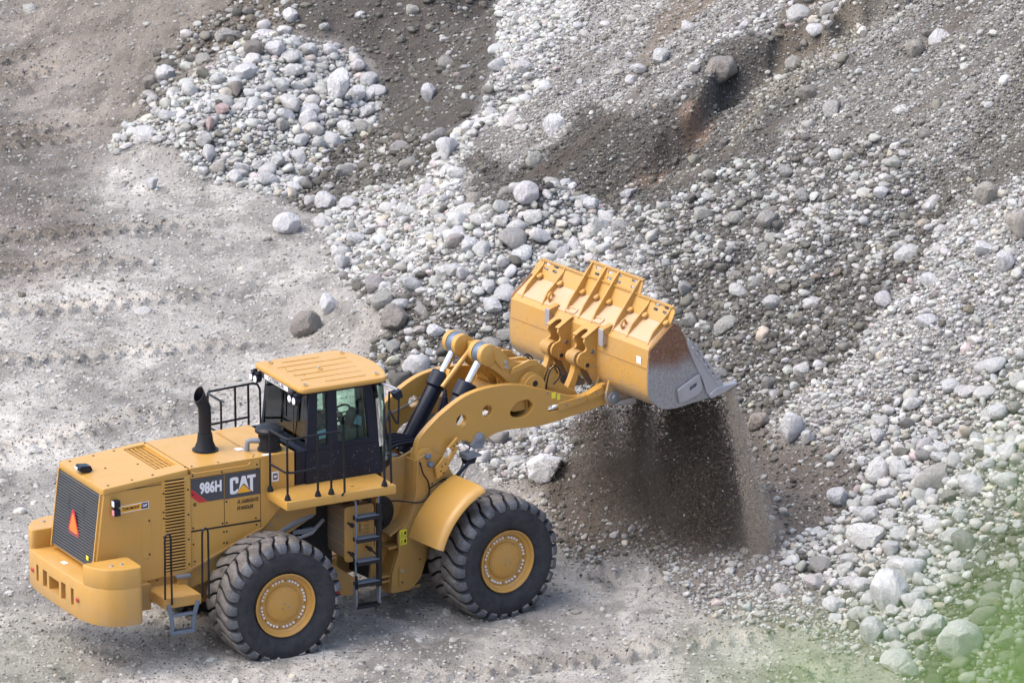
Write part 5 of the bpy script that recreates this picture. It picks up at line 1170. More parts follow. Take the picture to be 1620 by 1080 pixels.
for s in (-1, 1):
    # lift cylinder
    mb = MB(); a = Vector((1.30, s*0.60, 1.30)); b = Vector((2.05, s*0.66, 2.74)); d = (b-a).normalized()
    mb.tube([a, a + d*0.72], 0.115, BM, 18); mb.tube([a + d*0.70, b - d*0.06], 0.055, M['chrome'], 16)
    gp = a + d*1.34; mb.prism([(gp.x-0.15, gp.z-0.03), (gp.x+0.13, gp.z-0.01), (gp.x+0.14, gp.z+0.02), (gp.x+0.0, gp.z+0.075), (gp.x-0.17, gp.z+0.06)], min(s*0.60, s*0.80), max(s*0.60, s*0.80), M['grey']) ; mb.prism([(gp.x-0.13, gp.z-0.12), (gp.x+0.02, gp.z-0.11), (gp.x+0.06, gp.z-0.03), (gp.x-0.16, gp.z-0.03)], min(s*0.64, s*0.78), max(s*0.64, s*0.78), B_)
    mb.tube([(gp.x-0.12, s*0.80, gp.z-0.08), (gp.x-0.50, s*0.83, gp.z-0.32)], 0.032, B_, 8); mb.lathe([(-0.05, 0.10), (0.05, 0.10)], (gp.x-0.52, s*0.82, gp.z-0.34), (0, s, 0), B_, 12)
    mb.lathe([(-0.12, 0.095), (0.07, 0.095), (0.08, 0.08), (0.09, 0.04), (0.10, 0.035)], (2.06, s*0.68, 2.75), (0, s, 0), M['grey'], 20)
    mb.prism([(1.78, 2.74), (1.95, 2.60), (2.10, 2.58), (2.16, 2.7), (2.02, 2.84), (1.9, 2.68)], s*0.68-0.08, s*0.68+0.08, M['grey'])
    part(mb, 'lift_cylinder', front=True, bev=0.006)
    # tilt cylinder, lever, link
    y = s*0.35
    mb = MB(); a = Vector((1.33, y, 2.38)); e = Vector((2.40, y, 4.0)); d = (e-a).normalized(); Lc = (e-a).length
    mb.tube([a, a + d*0.14, a + d*0.15, a + d*1.14], [0.10, 0.10, 0.132, 0.132], B_, 24); mb.tube([a + d*1.14, a + d*1.17, a + d*1.40, a + d*1.42], [0.135, 0.165, 0.165, 0.14], B_, 24)
    mb.tube([a + d*1.40, e - d*0.1], 0.062, M['chrome'], 18); mb.lathe([(-0.07, 0.165), (-0.05, 0.175), (0.05, 0.175), (0.07, 0.165)], e, (0, 1, 0), M['bluegrey'], 24)
    part(mb, 'tilt_cylinder', front=True, bev=0.006)
    lev = smooth_poly([(2.24, 3.98), (2.30, 4.12), (2.44, 4.16), (2.62, 4.06), (2.82, 3.87), (3.02, 3.78), (3.25, 3.76), (3.45, 3.66), (3.68, 3.45), (3.92, 3.22), (4.12, 3.10), (4.14, 2.94), (4.0, 2.90), (3.7, 3.02), (3.4, 3.15), (3.1, 3.22), (2.85, 3.42), (2.6, 3.66), (2.36, 3.84)], 4)
    mb = MB()
    for q in (-0.125, 0.125):
        me = curve_mesh([lev], 0.07, 0.01); mb.mesh_from(me, Y_, xz(y + q))
        mb.lathe([(-0.05, 0.175), (0.045, 0.175), (0.055, 0.16)], (2.40, y+q*1.02, 4.0), (0, 1 if q > 0 else -1, 0), Y_, 24)
    mb.lathe([(-0.15, 0.28), (0.15, 0.28)], (3.16, y, 3.44), (0, 1, 0), Y_, 28); mb.lathe([(-0.25, 0.17), (0.25, 0.17), (0.26, 0.12)], (3.16, y, 3.44), (0, 1, 0), Y_, 24)
    ys = y - 0.165
    mb.prism(rounded([(2.48, 4.10), (2.62, 4.06), (2.78, 3.78), (2.66, 3.72), (2.5, 3.9)], 0.04), ys-0.03, ys, Y_); mb.prism(rounded([(2.80, 3.62), (2.84, 3.72), (3.16, 3.80), (3.34, 3.76), (3.3, 3.70), (3.12, 3.70)], 0.02), ys-0.05, ys, Y_)
    for x, z in ((2.70, 3.84), (2.72, 3.76)): mb.lathe([(0, 0.035), (0.02, 0.03)], (x, ys-0.03, z), (0, -1, 0), M['steel'], 10)
    mb.prism(rounded([(3.02, 3.2), (3.40, 3.2), (3.42, 3.42), (3.3, 3.56), (3.12, 3.56), (2.98, 3.4)], 0.1), y-0.28, y-0.24, Y_); mb.lathe([(0, 0.05), (0.01, 0.045)], (3.22, y-0.28, 3.42), (0, -1, 0), M['dark'], 14); mb.lathe([(0, 0.042), (0.03, 0.035)], (3.16, y-0.28, 3.26), (0, -1, 0), M['steel'], 12)
    me = curve_mesh([circ(3.62, 3.42, 0.17, 20)], 0.03, 0.005); mb.mesh_from(me, Y_, xz(y-0.17))
    for pts in ([(3.42, y-0.22, 3.18), (3.44, y-0.24, 3.48), (3.56, y-0.24, 3.66), (3.70, y-0.24, 3.58), (3.73, y-0.24, 3.44), (3.62, y-0.22, 3.32)], [(3.46, y-0.23, 3.22), (3.5, y-0.25, 3.5), (3.6, y-0.25, 3.62), (3.68, y-0.25, 3.5)]): mb.tube(arc(pts), 0.012, BM, 6)
    part(mb, 'tilt_lever', front=True, bev=0)
    mb = MB()
    lk = smooth_poly([(3.93, 2.98), (4.02, 2.90), (4.09, 2.96), (4.20, 3.22), (4.28, 3.42), (4.34, 3.54), (4.32, 3.66), (4.24, 3.71), (4.15, 3.66), (4.13, 3.56), (4.16, 3.46), (4.08, 3.26)], 4)
    me = curve_mesh([lk], 0.12, 0.012); mb.mesh_from(me, Y_, xz(y)); mb.lathe([(-0.09, 0.13), (0.09, 0.13)], (4.24, y, 3.60), (0, 1, 0), M['frame'], 22)
    part(mb, 'tilt_link', front=True, bev=0)
mb = MB()                                                    # hose bundle and rod of the kick-out beside the far tilt cylinder
mb.tube([(1.95, 0.12, 3.40), (2.52, 0.10, 3.98)], 0.042, Y_, 10); mb.box((2.46, 0.05, 3.88), (2.62, 0.16, 4.06), Y_); mb.prism(rounded([(2.06, 3.48), (2.16, 3.42), (2.24, 3.60), (2.10, 3.66)], 0.02), 0.13, 0.22, Y_)
for k in range(3): mb.tube(arc([(2.0-0.07*k, 0.10-0.10*k, 3.36-0.02*k), (1.86, 0.08-0.1*k, 3.05), (1.78, 0.05-0.1*k, 2.75)]), 0.028, B_, 8)
for k in range(5): mb.tube(arc([(0.55, 0.30-0.13*k, 2.66), (0.85, 0.28-0.13*k, 2.74), (1.2, 0.26-0.13*k, 2.72), (1.45, 0.24-0.12*k, 2.6)]), 0.030, B_, 8)
mb.box((0.40, -0.36, 2.60), (0.75, 0.42, 2.635), M['steel']); mb.prism([(0.30, 2.62), (0.44, 2.66), (0.80, 2.60), (0.80, 2.54), (0.34, 2.56)], -0.47, -0.43, Y_)
mb.tube([(0.9, 0.585, 2.88), (1.75, 0.585, 3.1), (2.2, 0.585, 3.28)], 0.012, M['grey'], 6)
part(mb, 'hydraulic_lines', front=True, bev=0.004)

# ---- bucket
bucket = bpy.data.objects.new('bucket', None); COL.objects.link(bucket); bucket.parent = loader
def bpart(mb, name, **k): return mb.build(name, bucket, FT, k.pop('bev', 0.006), **k)
BW = 1.85; BP, BE = M['bucketp'], M['bend']
back = smooth_poly([(4.545, 4.02), (4.525, 3.75), (4.52, 3.40), (4.56, 3.24), (4.68, 3.10), (4.87, 3.005), (5.1, 2.985)], 5, False) + [(5.70, 3.055), (5.98, 3.13)]
prof = [(4.965, 4.36), (4.60, 4.085)] + back
def strip(mb, prof, t, y0, y1, mat):
    n = len(prof); inn = []
    for i, p in enumerate(prof):
        a = np.array(prof[max(0, i-1)]); b = np.array(prof[min(n-1, i+1)]); d = (b-a)/np.linalg.norm(b-a); inn.append((p[0] - d[1]*t, p[1] + d[0]*t))
    vs = [(p[0], y, p[1]) for y in (y0, y1) for p in prof] + [(p[0], y, p[1]) for y in (y0, y1) for p in inn]
    fs = []
    for i in range(n-1):
        fs += [(i, i+1, n+i+1, n+i), (2*n+i, 3*n+i, 3*n+i+1, 2*n+i+1), (i, 2*n+i, 2*n+i+1, i+1), (n+i, n+i+1, 3*n+i+1, 3*n+i)]
    fs += [(0, n, 3*n, 2*n), (n-1, 3*n-1, 4*n-1, 2*n-1)]
    mb.add(vs, fs, mat)
mb = MB(); strip(mb, prof, 0.03, -BW+0.01, BW-0.01, BP)
strip(mb, [(4.962, 4.366), (4.615, 4.105)], -0.004, -BW+0.06, BW-0.06, M['worn'])
mb.box((4.512, -BW+0.03, 3.722), (4.525, BW-0.03, 3.730), M['frame'])
bpart(mb, 'bucket_shell', bev=0)
endp = [(4.56, 4.06), (4.95, 4.375), (5.02, 4.40), (5.12, 4.34), (5.28, 4.08), (5.52, 3.79), (5.98, 3.135), (5.70, 3.035)] + back[::-1][2:-3]
for s in (-1, 1):
    mb = MB(); me = curve_mesh([endp], 0.04, 0.006); mb.mesh_from(me, BE, xz(s*(BW+0.0)))
    a, b = min(s*(BW+0.022), s*(BW+0.075)), max(s*(BW+0.022), s*(BW+0.075))
    wp = [(5.08, 3.30), (5.51, 3.49), (5.57, 3.25), (5.52, 3.16), (5.12, 3.06)]
    me = curve_mesh([rounded(wp, 0.03), rounded([(5.32, 3.24), (5.46, 3.30), (5.45, 3.36), (5.31, 3.30)], 0.025)], 0.05, 0.012); mb.mesh_from(me, M['steel'], xz(s*(BW+0.05)))
    me = curve_mesh([rounded([(5.30, 4.12), (5.42, 3.93), (5.80, 3.42), (6.05, 3.14), (5.98, 3.09), (5.68, 3.10), (5.60, 3.33), (5.40, 3.72), (5.27, 4.02)], 0.04)], 0.05, 0.01); mb.mesh_from(me, M['steel'], xz(s*(BW+0.03)))
    for q in range(7): mb.lathe([(0, 0.036), (0.022, 0.03)], (5.38+0.082*q, s*(BW+0.056), 3.93-0.108*q), (0, s, 0), M['steel'], 10)
    for q in range(6):
        mb.prism([(5.40+0.1*q, 4.0-0.135*q), (5.47+0.1*q, 3.98-0.135*q), (5.50+0.1*q, 3.88-0.135*q), (5.43+0.1*q, 3.90-0.135*q)], s*(BW+0.03)-0.028, s*(BW+0.03)+0.028, M['steel'])
    # maker's embossed plate, rusted over
    mb.prism([(4.88, 3.86), (5.12, 3.97), (5.12, 4.08), (4.88, 3.97)], min(s*(BW+0.02), s*(BW+0.027)), max(s*(BW+0.02), s*(BW+0.027)), BE)
    me = text_mesh('CAT', 0.10, 0.004)
    if s < 0: mb.mesh_from(me, M['frame'], lambda c: (5.0 + c.x*0.95, s*(BW+0.0285) , 3.97 + c.y + c.x*0.45))
    mb.prism([(4.555, 4.04), (4.60, 4.10), (4.965, 4.372), (5.0, 4.38), (4.95, 4.34), (4.62, 4.07)], s*(BW+0.021)-0.005, s*(BW+0.021)+0.005, BP)
    bpart(mb, 'bucket_side_plate', bev=0)
mb = MB(); mb.box((4.519, -1.68, 3.76), (4.523, -1.56, 3.88), M['white']); bpart(mb, 'plate_label', bev=0)
# spill guard and its ribs
gu = Vector((0.135, 0, 0.27)).normalized(); g0 = Vector((4.955, 0, 4.36)); gn = Vector((-gu.z, 0, gu.x))
def gmap(c): p = g0 + gu*c.y + gn*c.z; return (p.x, c.x, p.z)
def slots(cx, cy): return [rounded([(cx+dx-0.06, cy+dy-0.022), (cx+dx+0.06, cy+dy-0.022), (cx+dx+0.06, cy+dy+0.022), (cx+dx-0.06, cy+dy+0.022)], 0.022, 3) for dx, dy in ((0, 0), (0, 0))][:1]
outer = [(-1.86, 0.0), (1.86, 0.0), (1.80, 0.22), (1.70, 0.31), (0.60, 0.31), (0.50, 0.555), (-0.86, 0.555), (-0.90, 0.31), (-1.78, 0.31), (-1.86, 0.22)]
holes = []
for yy in (1.53, 1.30, -1.40, -1.64):
    for hh in (0.17, 0.25): holes += slots(yy, hh)
for yy in (0.28, -0.05, -0.30, -0.68):
    for hh in (0.37, 0.47): holes += slots(yy + (0.03 if hh > 0.4 else 0), hh)
mb = MB(); me = curve_mesh([outer] + holes, 0.022, 0.003); mb.mesh_from(me, BP, gmap)
for y0, y1, hh in ((-1.8, -0.88, 0.30), (0.55, 1.72, 0.30), (-0.88, 0.55, 0.545), (-0.86, 0.55, 0.31)):
    p = g0 + gu*hh; mb.box((p.x-0.045, y0, p.z-0.012), (p.x+0.012, y1, p.z+0.012), BP)
bpart(mb, 'spill_guard', bev=0)
ribs = ((1.63, 0), (1.08, 0), (0.47, 1), (0.10, 1), (-0.24, 1), (-0.80, 1), (-1.19, 0), (-1.74, 0))
for yy, tall in ribs:
    hh = 0.55 if tall else 0.305; tp = g0 + gu*hh
    poly = [(4.585, 4.075), (4.70, 4.275), (tp.x-0.13 if tall else tp.x-0.07, tp.z-0.10 if tall else tp.z-0.07), (tp.x-0.035, tp.z+0.012), (tp.x-0.008, tp.z), (4.955, 4.365)]
    mb = MB(); me = curve_mesh([poly, ], 0.03, 0.004); mb.mesh_from(me, BP, xz(yy)); mb.lathe([(0, 0.055), (0.04, 0.05), (0.045, 0.0)], (4.93, yy-0.055, 4.385), (-0.5, 0, 0.8), BP, 12); bpart(mb, 'rib', bev=0)
# link brackets, hinges, lifting eyes, stops
for s in (-1, 1):
    y = s*0.35; mb = MB()
    for q in (-0.135, 0.135):
        P = [(4.57, 4.06), (4.29, 3.94), (4.27, 3.88), (4.33, 3.80), (4.32, 3.74), (4.19, 3.70), (4.14, 3.62), (4.15, 3.53), (4.24, 3.46), (4.36, 3.40), (4.44, 3.24), (4.60, 3.02), (4.66, 3.12), (4.56, 3.3), (4.53, 3.5)]
        me = curve_mesh([rounded(P, 0.05)], 0.04, 0.006); mb.mesh_from(me, BP, xz(y+q))
        mb.lathe([(-0.02, 0.11), (0.03, 0.105)], (4.24, y+q, 3.60), (0, 1 if q > 0 else -1, 0), BP, 18) if q > 0 else None
    # notched cap plate over the two cheeks
    cap = [(0.0, -0.165), (0.33, -0.165), (0.33, 0.165), (0.0, 0.165), (0.0, 0.07)] + [(0.12 + 0.07*math.sin(t), 0.07*math.cos(t)) for t in np.linspace(0.1, math.pi-0.1, 8)] + [(0.0, -0.07)]
    me = curve_mesh([cap], 0.03, 0.005); dd = Vector((0.88, 0, 0.47)).normalized(); nn = Vector((-dd.z, 0, dd.x)); o0 = Vector((4.28, 0, 3.945))
    mb.mesh_from(me, BP, lambda c: tuple(o0 + dd*c.x + nn*c.z + Vector((0, y + c.y, 0))))
    me = curve_mesh([rounded([(0.02, -0.13), (0.14, -0.13), (0.14, 0.13), (0.02, 0.13)], 0.05), rounded([(0.045, -0.09), (0.115, -0.09), (0.115, 0.09), (0.045, 0.09)], 0.03)], 0.012, 0); mb.mesh_from(me, M['worn'], lambda c: tuple(Vector((4.60, 0, 4.112)) + Vector((0.80, 0, 0.60))*c.x + Vector((-0.6, 0, 0.8))*c.z + Vector((0, y + c.y, 0))))
    mb.prism(rounded([(4.27, 3.42), (4.36, 3.45), (4.38, 3.62), (4.28, 3.60)], 0.03), y-0.168, y-0.155, BP); mb.lathe([(0, 0.035), (0.02, 0.03)], (4.33, y-0.168, 3.50), (0, -1, 0), M['dark'], 14); mb.lathe([(0, 0.035), (0.015, 0.03)], (4.44, y-0.155, 3.70), (0, -1, 0), M['bluegrey'], 10)
    bpart(mb, 'link_bracket', bev=0)
    mb = MB()
    for q in (0.52, 0.80):
        P = [(4.60, 3.62), (4.57, 3.40), (4.48, 3.06), (4.50, 2.90), (4.60, 2.84), (5.02, 2.80), (5.06, 2.88), (4.86, 3.01), (4.70, 3.12), (4.66, 3.3)]
        me = curve_mesh([rounded(P, 0.03)], 0.05, 0.008); mb.mesh_from(me, BP if q < 0.7 else BP, xz(s*q))
    mb.lathe([(-0.03, 0.10), (0.03, 0.10), (0.035, 0.05), (0.06, 0.04)], (4.62, s*0.82, 2.99), (0, s, 0), M['grey'], 18)
    mb.prism([(4.60, 2.86), (5.05, 2.84), (5.0, 2.93), (4.72, 2.92)], s*0.83-0.03, s*0.83+0.05, M['steel'])
    bpart(mb, 'hinge_bracket', bev=0)
    yo = s*0.72; mb = MB(); mb.box((4.46, yo-0.03, 3.86), (4.56, yo+0.03, 4.13), M['worn']); mb.prism([(4.46, 4.10), (4.47, 4.13), (4.66, 4.18), (4.60, 4.10), (4.54, 4.0)], yo-0.045, yo+0.075, BP); mb.box((4.450, yo-0.045, 3.84), (4.470, yo+0.075, 4.12), M['steel'])
    bpart(mb, 'bump_stop', bev=0.005)
    ye = 0.97 if s > 0 else -0.98; mb = MB(); cc = Vector((4.70, ye, 4.23)); mb.tube([cc + Vector((0.06*math.cos(a), 0.02*math.cos(a), 0.06*math.sin(a))) for a in np.linspace(0, 2*math.pi, 17)], 0.022, BP, 8, cap=False); mb.box((4.66, ye-0.015, 4.14), (4.74, ye+0.015, 4.19), BP)
    bpart(mb, 'lifting_eye', bev=0)
for k in range(9):
    yy = -BW + 0.0 + k*(2*BW)/8; mb = MB(); w_ = 0.075
    mb.prism([(5.70, 3.10), (5.86, 3.20), (6.02, 3.21), (6.27, 3.215), (6.29, 3.19), (6.05, 3.10), (5.75, 3.03)], yy-w_, yy+w_, M['steel'])
    bpart(mb, 'bucket_tooth', bev=0.02)
# ================================================================= SOIL FALLING FROM THE BUCKET
LM = Matrix.Rotation(PSI, 4, 'Z') @ FT                     # front-frame coordinates -> world
def grains(name, n, seed, fn, col, rng_r, label):
    rs = np.random.RandomState(seed); P, r = fn(n, rs); n = len(P)
    tv = np.array([(1, 0, 0), (-1, 0, 0), (0, 1, 0), (0, -1, 0), (0, 0, 1), (0, 0, -1)], float); tf = np.array([(0, 2, 4), (2, 1, 4), (1, 3, 4), (3, 0, 4), (2, 0, 5), (1, 2, 5), (3, 1, 5), (0, 3, 5)])
    q = rs.normal(size=(n, 4)); q /= np.linalg.norm(q, axis=1, keepdims=True); w_, x, y, z = q.T
    Rm = np.stack([np.stack([1-2*(y*y+z*z), 2*(x*y-z*w_), 2*(x*z+y*w_)], -1), np.stack([2*(x*y+z*w_), 1-2*(x*x+z*z), 2*(y*z-x*w_)], -1), np.stack([2*(x*z-y*w_), 2*(y*z+x*w_), 1-2*(x*x+y*y)], -1)], 1)
    sc = rs.uniform(0.55, 1.3, (n, 1, 3)); vv = np.einsum('nij,nmj->nmi', Rm, tv[None]*sc)*r[:, None, None] + P[:, None, :]
    me = bpy.data.meshes.new(name); np_mesh(me, vv.reshape(-1, 3), (tf[None] + (np.arange(n)*6)[:, None, None]).reshape(-1, 3), False)
    c = np.array(col)*rs.uniform(0.75, 1.25, (n, 1)); pe = rs.random_sample(n) < 0.012; c[pe] = np.array([0.34, 0.32, 0.30])*rs.uniform(0.7, 1.3, (pe.sum(), 1))
    ca = me.color_attributes.new('tint', 'FLOAT_COLOR', 'POINT'); ca.data.foreach_set('color', np.repeat(np.concatenate([c, np.ones((n, 1))], 1), 6, axis=0).astype(np.float32).ravel())
    me.materials.append(M['soilgrain']); o = bpy.data.objects.new(name, me); COL.objects.link(o); tag(o, label, 'soil', None, 'stuff'); return o
m, nt, b = new_mat('loose_brown_soil'); nt.links.new(N(nt, 'ShaderNodeAttribute', attribute_name='tint').outputs['Color'], b.inputs['Base Color']); b.inputs['Roughness'].default_value = 0.95; b.inputs['Specular IOR Level'].default_value = 0.1; M['soilgrain'] = m
def to_world(xf, yf, z):
    a = np.array(LM)[:3, :3]; t = np.array(LM)[:3, 3]; return np.stack([xf, yf, z], -1) @ a.T + t
def curtain(n, rs):
    y = rs.uniform(-1.86, 2.0, n); fall = rs.random_sample(n)**0.75*3.3            # metres fallen
    # ragged streams: soil slides off the lip in tongues that fray as they drop
    dens = np.clip((vnoise(y*2.3 + 0.10*fall, fall*0.22, 301)-0.30)*2.4, 0, 1)*np.clip(0.25 + 1.2*vnoise(y*8 + 0.4*fall, fall*0.55, 303), 0, 1)
    dens = 0.09*sstep(0.4, 1.8, fall) + dens; dens *= (1-0.85*sstep(0.8, 2.0, y))*sstep(-1.92, -1.55, y + 0.2*(vnoise(fall*2.2, fall*0.0, 307)-0.5)); dens *= np.clip(0.45 + fall*0.9, 0, 1.2)
    keep = rs.random_sample(n) < np.clip(dens*1.2, 0, 1); y, fall = y[keep], fall[keep]; n = len(y)
    k = rs.normal(0, 1, n)*(rs.random_sample(n)**0.5)
    x = 6.02 + 0.10*np.sqrt(fall) + k*(0.07 + 0.15*fall); y = y + rs.standard_t(3, n)*(0.025 + 0.055*fall)
    z = 3.06 - fall + rs.normal(0, 0.04, n); P = to_world(x, y, z); g = H(P[:, 0], P[:, 1]); keep = (P[:, 2] > g - 0.05) & (np.abs(y) < 2.7); P = P[keep]
    r = 0.0045 + 0.012*rs.random_sample(len(P))**3.0; big = rs.random_sample(len(P)) < 0.004; r[big] = rs.uniform(0.018, 0.045, big.sum()); return P, r
grains('falling_soil', 420000, 7, curtain, (0.112, 0.090, 0.072), None, 'dark brown soil and gravel pouring from the raised bucket')
def stream(n, rs):
    fall = rs.random_sample(n)**0.85*3.1; y = -1.83 + rs.normal(0, 1, n)*(0.022 + 0.018*fall) - 0.09*fall
    x = 6.14 + 0.21*fall**0.9 + rs.normal(0, 1, n)*(0.03 + 0.024*fall); z = 3.22 - fall
    P = to_world(x, y, z); g = H(P[:, 0], P[:, 1]); P = P[P[:, 2] > g - 0.03]; return P, 0.004 + 0.008*rs.random_sample(len(P))**2
grains('falling_sand', 80000, 9, stream, (0.55, 0.475, 0.385), None, 'thin pale stream of dry sand running off the bucket corner')
# fine dust hanging round the stream and the foot of the fall
def dust_body(name, rings_, dmax, thr, label):
    mb = MB(); n = 18; rings = []
    for x_, y_, z_, rx_, ry_ in rings_: rings.append([np.array([x_ + rx_*math.cos(a), y_ + ry_*math.sin(a), z_]) for a in np.linspace(0, 2*math.pi, n, endpoint=False)])
    vs = [tuple(to_world(*[np.array([q]) for q in p])[0]) for r in rings for p in r]; fs = []
    for i in range(len(rings)-1):
        for k in range(n): fs.append((i*n+k, i*n+(k+1) % n, (i+1)*n+(k+1) % n, (i+1)*n+k))
    fs += [tuple(range(n)), tuple(range((len(rings)-1)*n, len(rings)*n))]
    vm = bpy.data.materials.new('hanging_dust'); vm.use_nodes = True; nt = vm.node_tree; nt.nodes.remove(nt.nodes['Principled BSDF'])
    pv = N(nt, 'ShaderNodeVolumePrincipled'); pv.inputs['Color'].default_value = (0.74, 0.66, 0.57, 1); pv.inputs['Anisotropy'].default_value = 0.2
    oc = objcoord(nt); mp = N(nt, 'ShaderNodeMapping'); mp.inputs['Scale'].default_value = (2.2, 2.2, 0.8); nt.links.new(oc, mp.inputs['Vector'])
    d = ramp(nt, noise(nt, 1.5, 3, 0.6, mp.outputs[0]), thr, 0.72, 0.0, dmax); nt.links.new(d, pv.inputs['Density']); nt.links.new(pv.outputs[0], nt.nodes['Material Output'].inputs['Volume'])
    mb.add(vs, fs, vm); o = mb.build(name, None, None, 0, 180); tag(o, label, 'dust', None, 'stuff')
dust_body('dust', [(6.14 + 0.21*max(f_, 0)**0.9, -1.83 - 0.09*f_, 3.25 - f_, a, b) for f_, a, b in ((-0.02, 0.10, 0.08), (0.5, 0.16, 0.13), (1.2, 0.22, 0.18), (2.0, 0.30, 0.26), (2.7, 0.5, 0.45), (3.12, 0.9, 0.85))], 2.0, 0.36, 'pale dust hanging round the stream of falling sand')
dust_body('dust', [(6.15, -0.1, z_, a, b) for z_, a, b in ((2.3, 0.25, 1.3), (1.8, 0.5, 1.75), (1.2, 0.75, 2.1), (0.6, 1.0, 2.4), (0.1, 1.2, 2.6))], 0.32, 0.34, 'thin brown dust drifting round the falling soil')

# ================================================================= OPERATOR IN THE CAB
def skin(name, nodes, edges, mat, parent=None, sub=2):
    names = list(nodes); me = bpy.data.meshes.new(name); me.from_pydata([nodes[k][0] for k in names], [(names.index(a), names.index(b)) for a, b in edges], [])
    o = bpy.data.objects.new(name, me); COL.objects.link(o)
    s_ = o.modifiers.new('skin', 'SKIN'); s_.use_smooth_shade = True
    for i, k in enumerate(names):
        r = nodes[k][1]; me.skin_vertices[0].data[i].radius = r if isinstance(r, tuple) else (r, r)
        me.skin_vertices[0].data[i].use_root = (i == 0)
    if sub: u_ = o.modifiers.new('round', 'SUBSURF'); u_.levels = sub; u_.render_levels = sub
    me.materials.append(mat)
    if parent: o.parent = parent
    return o
HIP = Vector((1.22, 0.0, 3.10))
bd, ed = {}, []
def j(k, p, r, to=None):
    bd[k] = ((p[0]-HIP.x, p[1]-HIP.y, p[2]-HIP.z), r)
    if to: ed.append((to, k))
j('pelvis', (1.22, 0, 3.12), (0.12, 0.15)); j('waist', (1.19, 0, 3.28), (0.10, 0.13), 'pelvis'); j('chest', (1.17, 0, 3.46), (0.11, 0.16), 'waist'); j('collar', (1.19, 0, 3.58), (0.07, 0.11), 'chest')
j('neck', (1.21, 0, 3.66), 0.052, 'collar'); j('jaw', (1.24, 0, 3.74), (0.075, 0.068), 'neck'); j('brow', (1.235, 0, 3.83), (0.092, 0.076), 'jaw'); j('crown', (1.225, 0, 3.90), (0.06, 0.055), 'brow'); j('nose', (1.335, 0, 3.785), 0.014, 'jaw')
for s, n_ in ((-1, 'r'), (1, 'l')):
    j('shoulder'+n_, (1.18, s*0.18, 3.54), 0.06, 'collar'); j('elbow'+n_, (1.36, s*0.27, 3.32), 0.043, 'shoulder'+n_); j('wrist'+n_, (1.60, s*0.20, 3.37), 0.030, 'elbow'+n_); j('palm'+n_, (1.665, s*0.185, 3.395), (0.020, 0.038), 'wrist'+n_)
    for f_, dy in enumerate((-0.030, -0.010, 0.010, 0.030)):
        j('knuckle%d'%f_+n_, (1.715, s*0.185+dy, 3.41), 0.010, 'palm'+n_); j('tip%d'%f_+n_, (1.74, s*0.185+dy*0.9, 3.385-0.004*f_), 0.009, 'knuckle%d'%f_+n_)
    j('thumb'+n_, (1.69, s*0.135, 3.405), 0.011, 'palm'+n_)
    j('thigh'+n_, (1.30, s*0.10, 3.10), 0.085, 'pelvis'); j('knee'+n_, (1.66, s*0.15, 3.10), 0.062, 'thigh'+n_); j('ankle'+n_, (1.80, s*0.15, 2.72), 0.042, 'knee'+n_); j('toe'+n_, (1.96, s*0.16, 2.665), 0.035, 'ankle'+n_)
person = skin('person', bd, ed, M['skin']); person.rotation_euler = (0, 0, PSI); person.location = Matrix.Rotation(PSI, 3, 'Z') @ HIP
tag(person, 'operator in a yellow-green vest seated at the wheel inside the cab', 'person')
def sub_j(keys, grow): return {k: (bd[k][0], tuple(q+grow for q in bd[k][1]) if isinstance(bd[k][1], tuple) else bd[k][1]+grow) for k in keys}
kk = ['pelvis', 'waist', 'chest', 'collar', 'shoulderr', 'elbowr', 'wristr', 'shoulderl', 'elbowl', 'wristl']; jk = sub_j(kk, 0.012)
skin('jacket', jk, [e for e in ed if e[0] in kk and e[1] in kk], M['navy'], person)
kk = ['pelvis', 'waist', 'chest', 'collar', 'shoulderr', 'shoulderl']; skin('vest', sub_j(kk, 0.020), [e for e in ed if e[0] in kk and e[1] in kk], M['hivis'], person)
kk = ['pelvis', 'thighr', 'kneer', 'ankler', 'thighl', 'kneel', 'anklel']; skin('trousers', sub_j(kk, 0.013), [e for e in ed if e[0] in kk and e[1] in kk], M['navy'], person)
mb = MB(); c = Vector((1.215-HIP.x, 0, 3.855-HIP.z)); mb.lathe([(0.085, 0.0), (0.07, 0.05), (0.04, 0.082), (0.0, 0.092), (-0.03, 0.085)], tuple(c), (-0.25, 0, 1), M['hair'], 16); mb.build('hair', person, None, 0, 180)
for s in (-1, 1):
    mb = MB(); mb.lathe([(0, 0.010), (0.008, 0.006)], (1.316-HIP.x, s*0.033, 3.815-HIP.z), (1, 0, 0), M['hair'], 8); mb.build('eye', person, None, 0)
    mb = MB(); mb.tube([(1.225-HIP.x, s*0.074, 3.76-HIP.z), (1.215-HIP.x, s*0.086, 3.80-HIP.z), (1.22-HIP.x, s*0.080, 3.83-HIP.z)], 0.012, M['skin'], 6); mb.build('ear', person, None, 0)

# ================================================================= SHRUB ON THE QUARRY RIM, CLOSE TO THE CAMERA
cr_, cf_, cu_ = Vector((1, 0, 0)), Vector((0, cp, -sp)), Vector((0, sp, cp))
def leafmat():
    m = bpy.data.materials.new('fresh_green_leaf'); m.use_nodes = True; nt = m.node_tree; b = nt.nodes['Principled BSDF']
    oc = objcoord(nt); c = mixc(nt, noise(nt, 14, 3, 0.5, oc), (0.19, 0.36, 0.06, 1), (0.31, 0.49, 0.12, 1)); nt.links.new(c, b.inputs['Base Color']); b.inputs['Roughness'].default_value = 0.5
    t = N(nt, 'ShaderNodeBsdfTranslucent'); nt.links.new(c, t.inputs[0]); mx = N(nt, 'ShaderNodeMixShader'); mx.inputs[0].default_value = 0.5
    nt.links.new(b.outputs[0], mx.inputs[1]); nt.links.new(t.outputs[0], mx.inputs[2]); nt.links.new(mx.outputs[0], nt.nodes['Material Output'].inputs[0]); return m
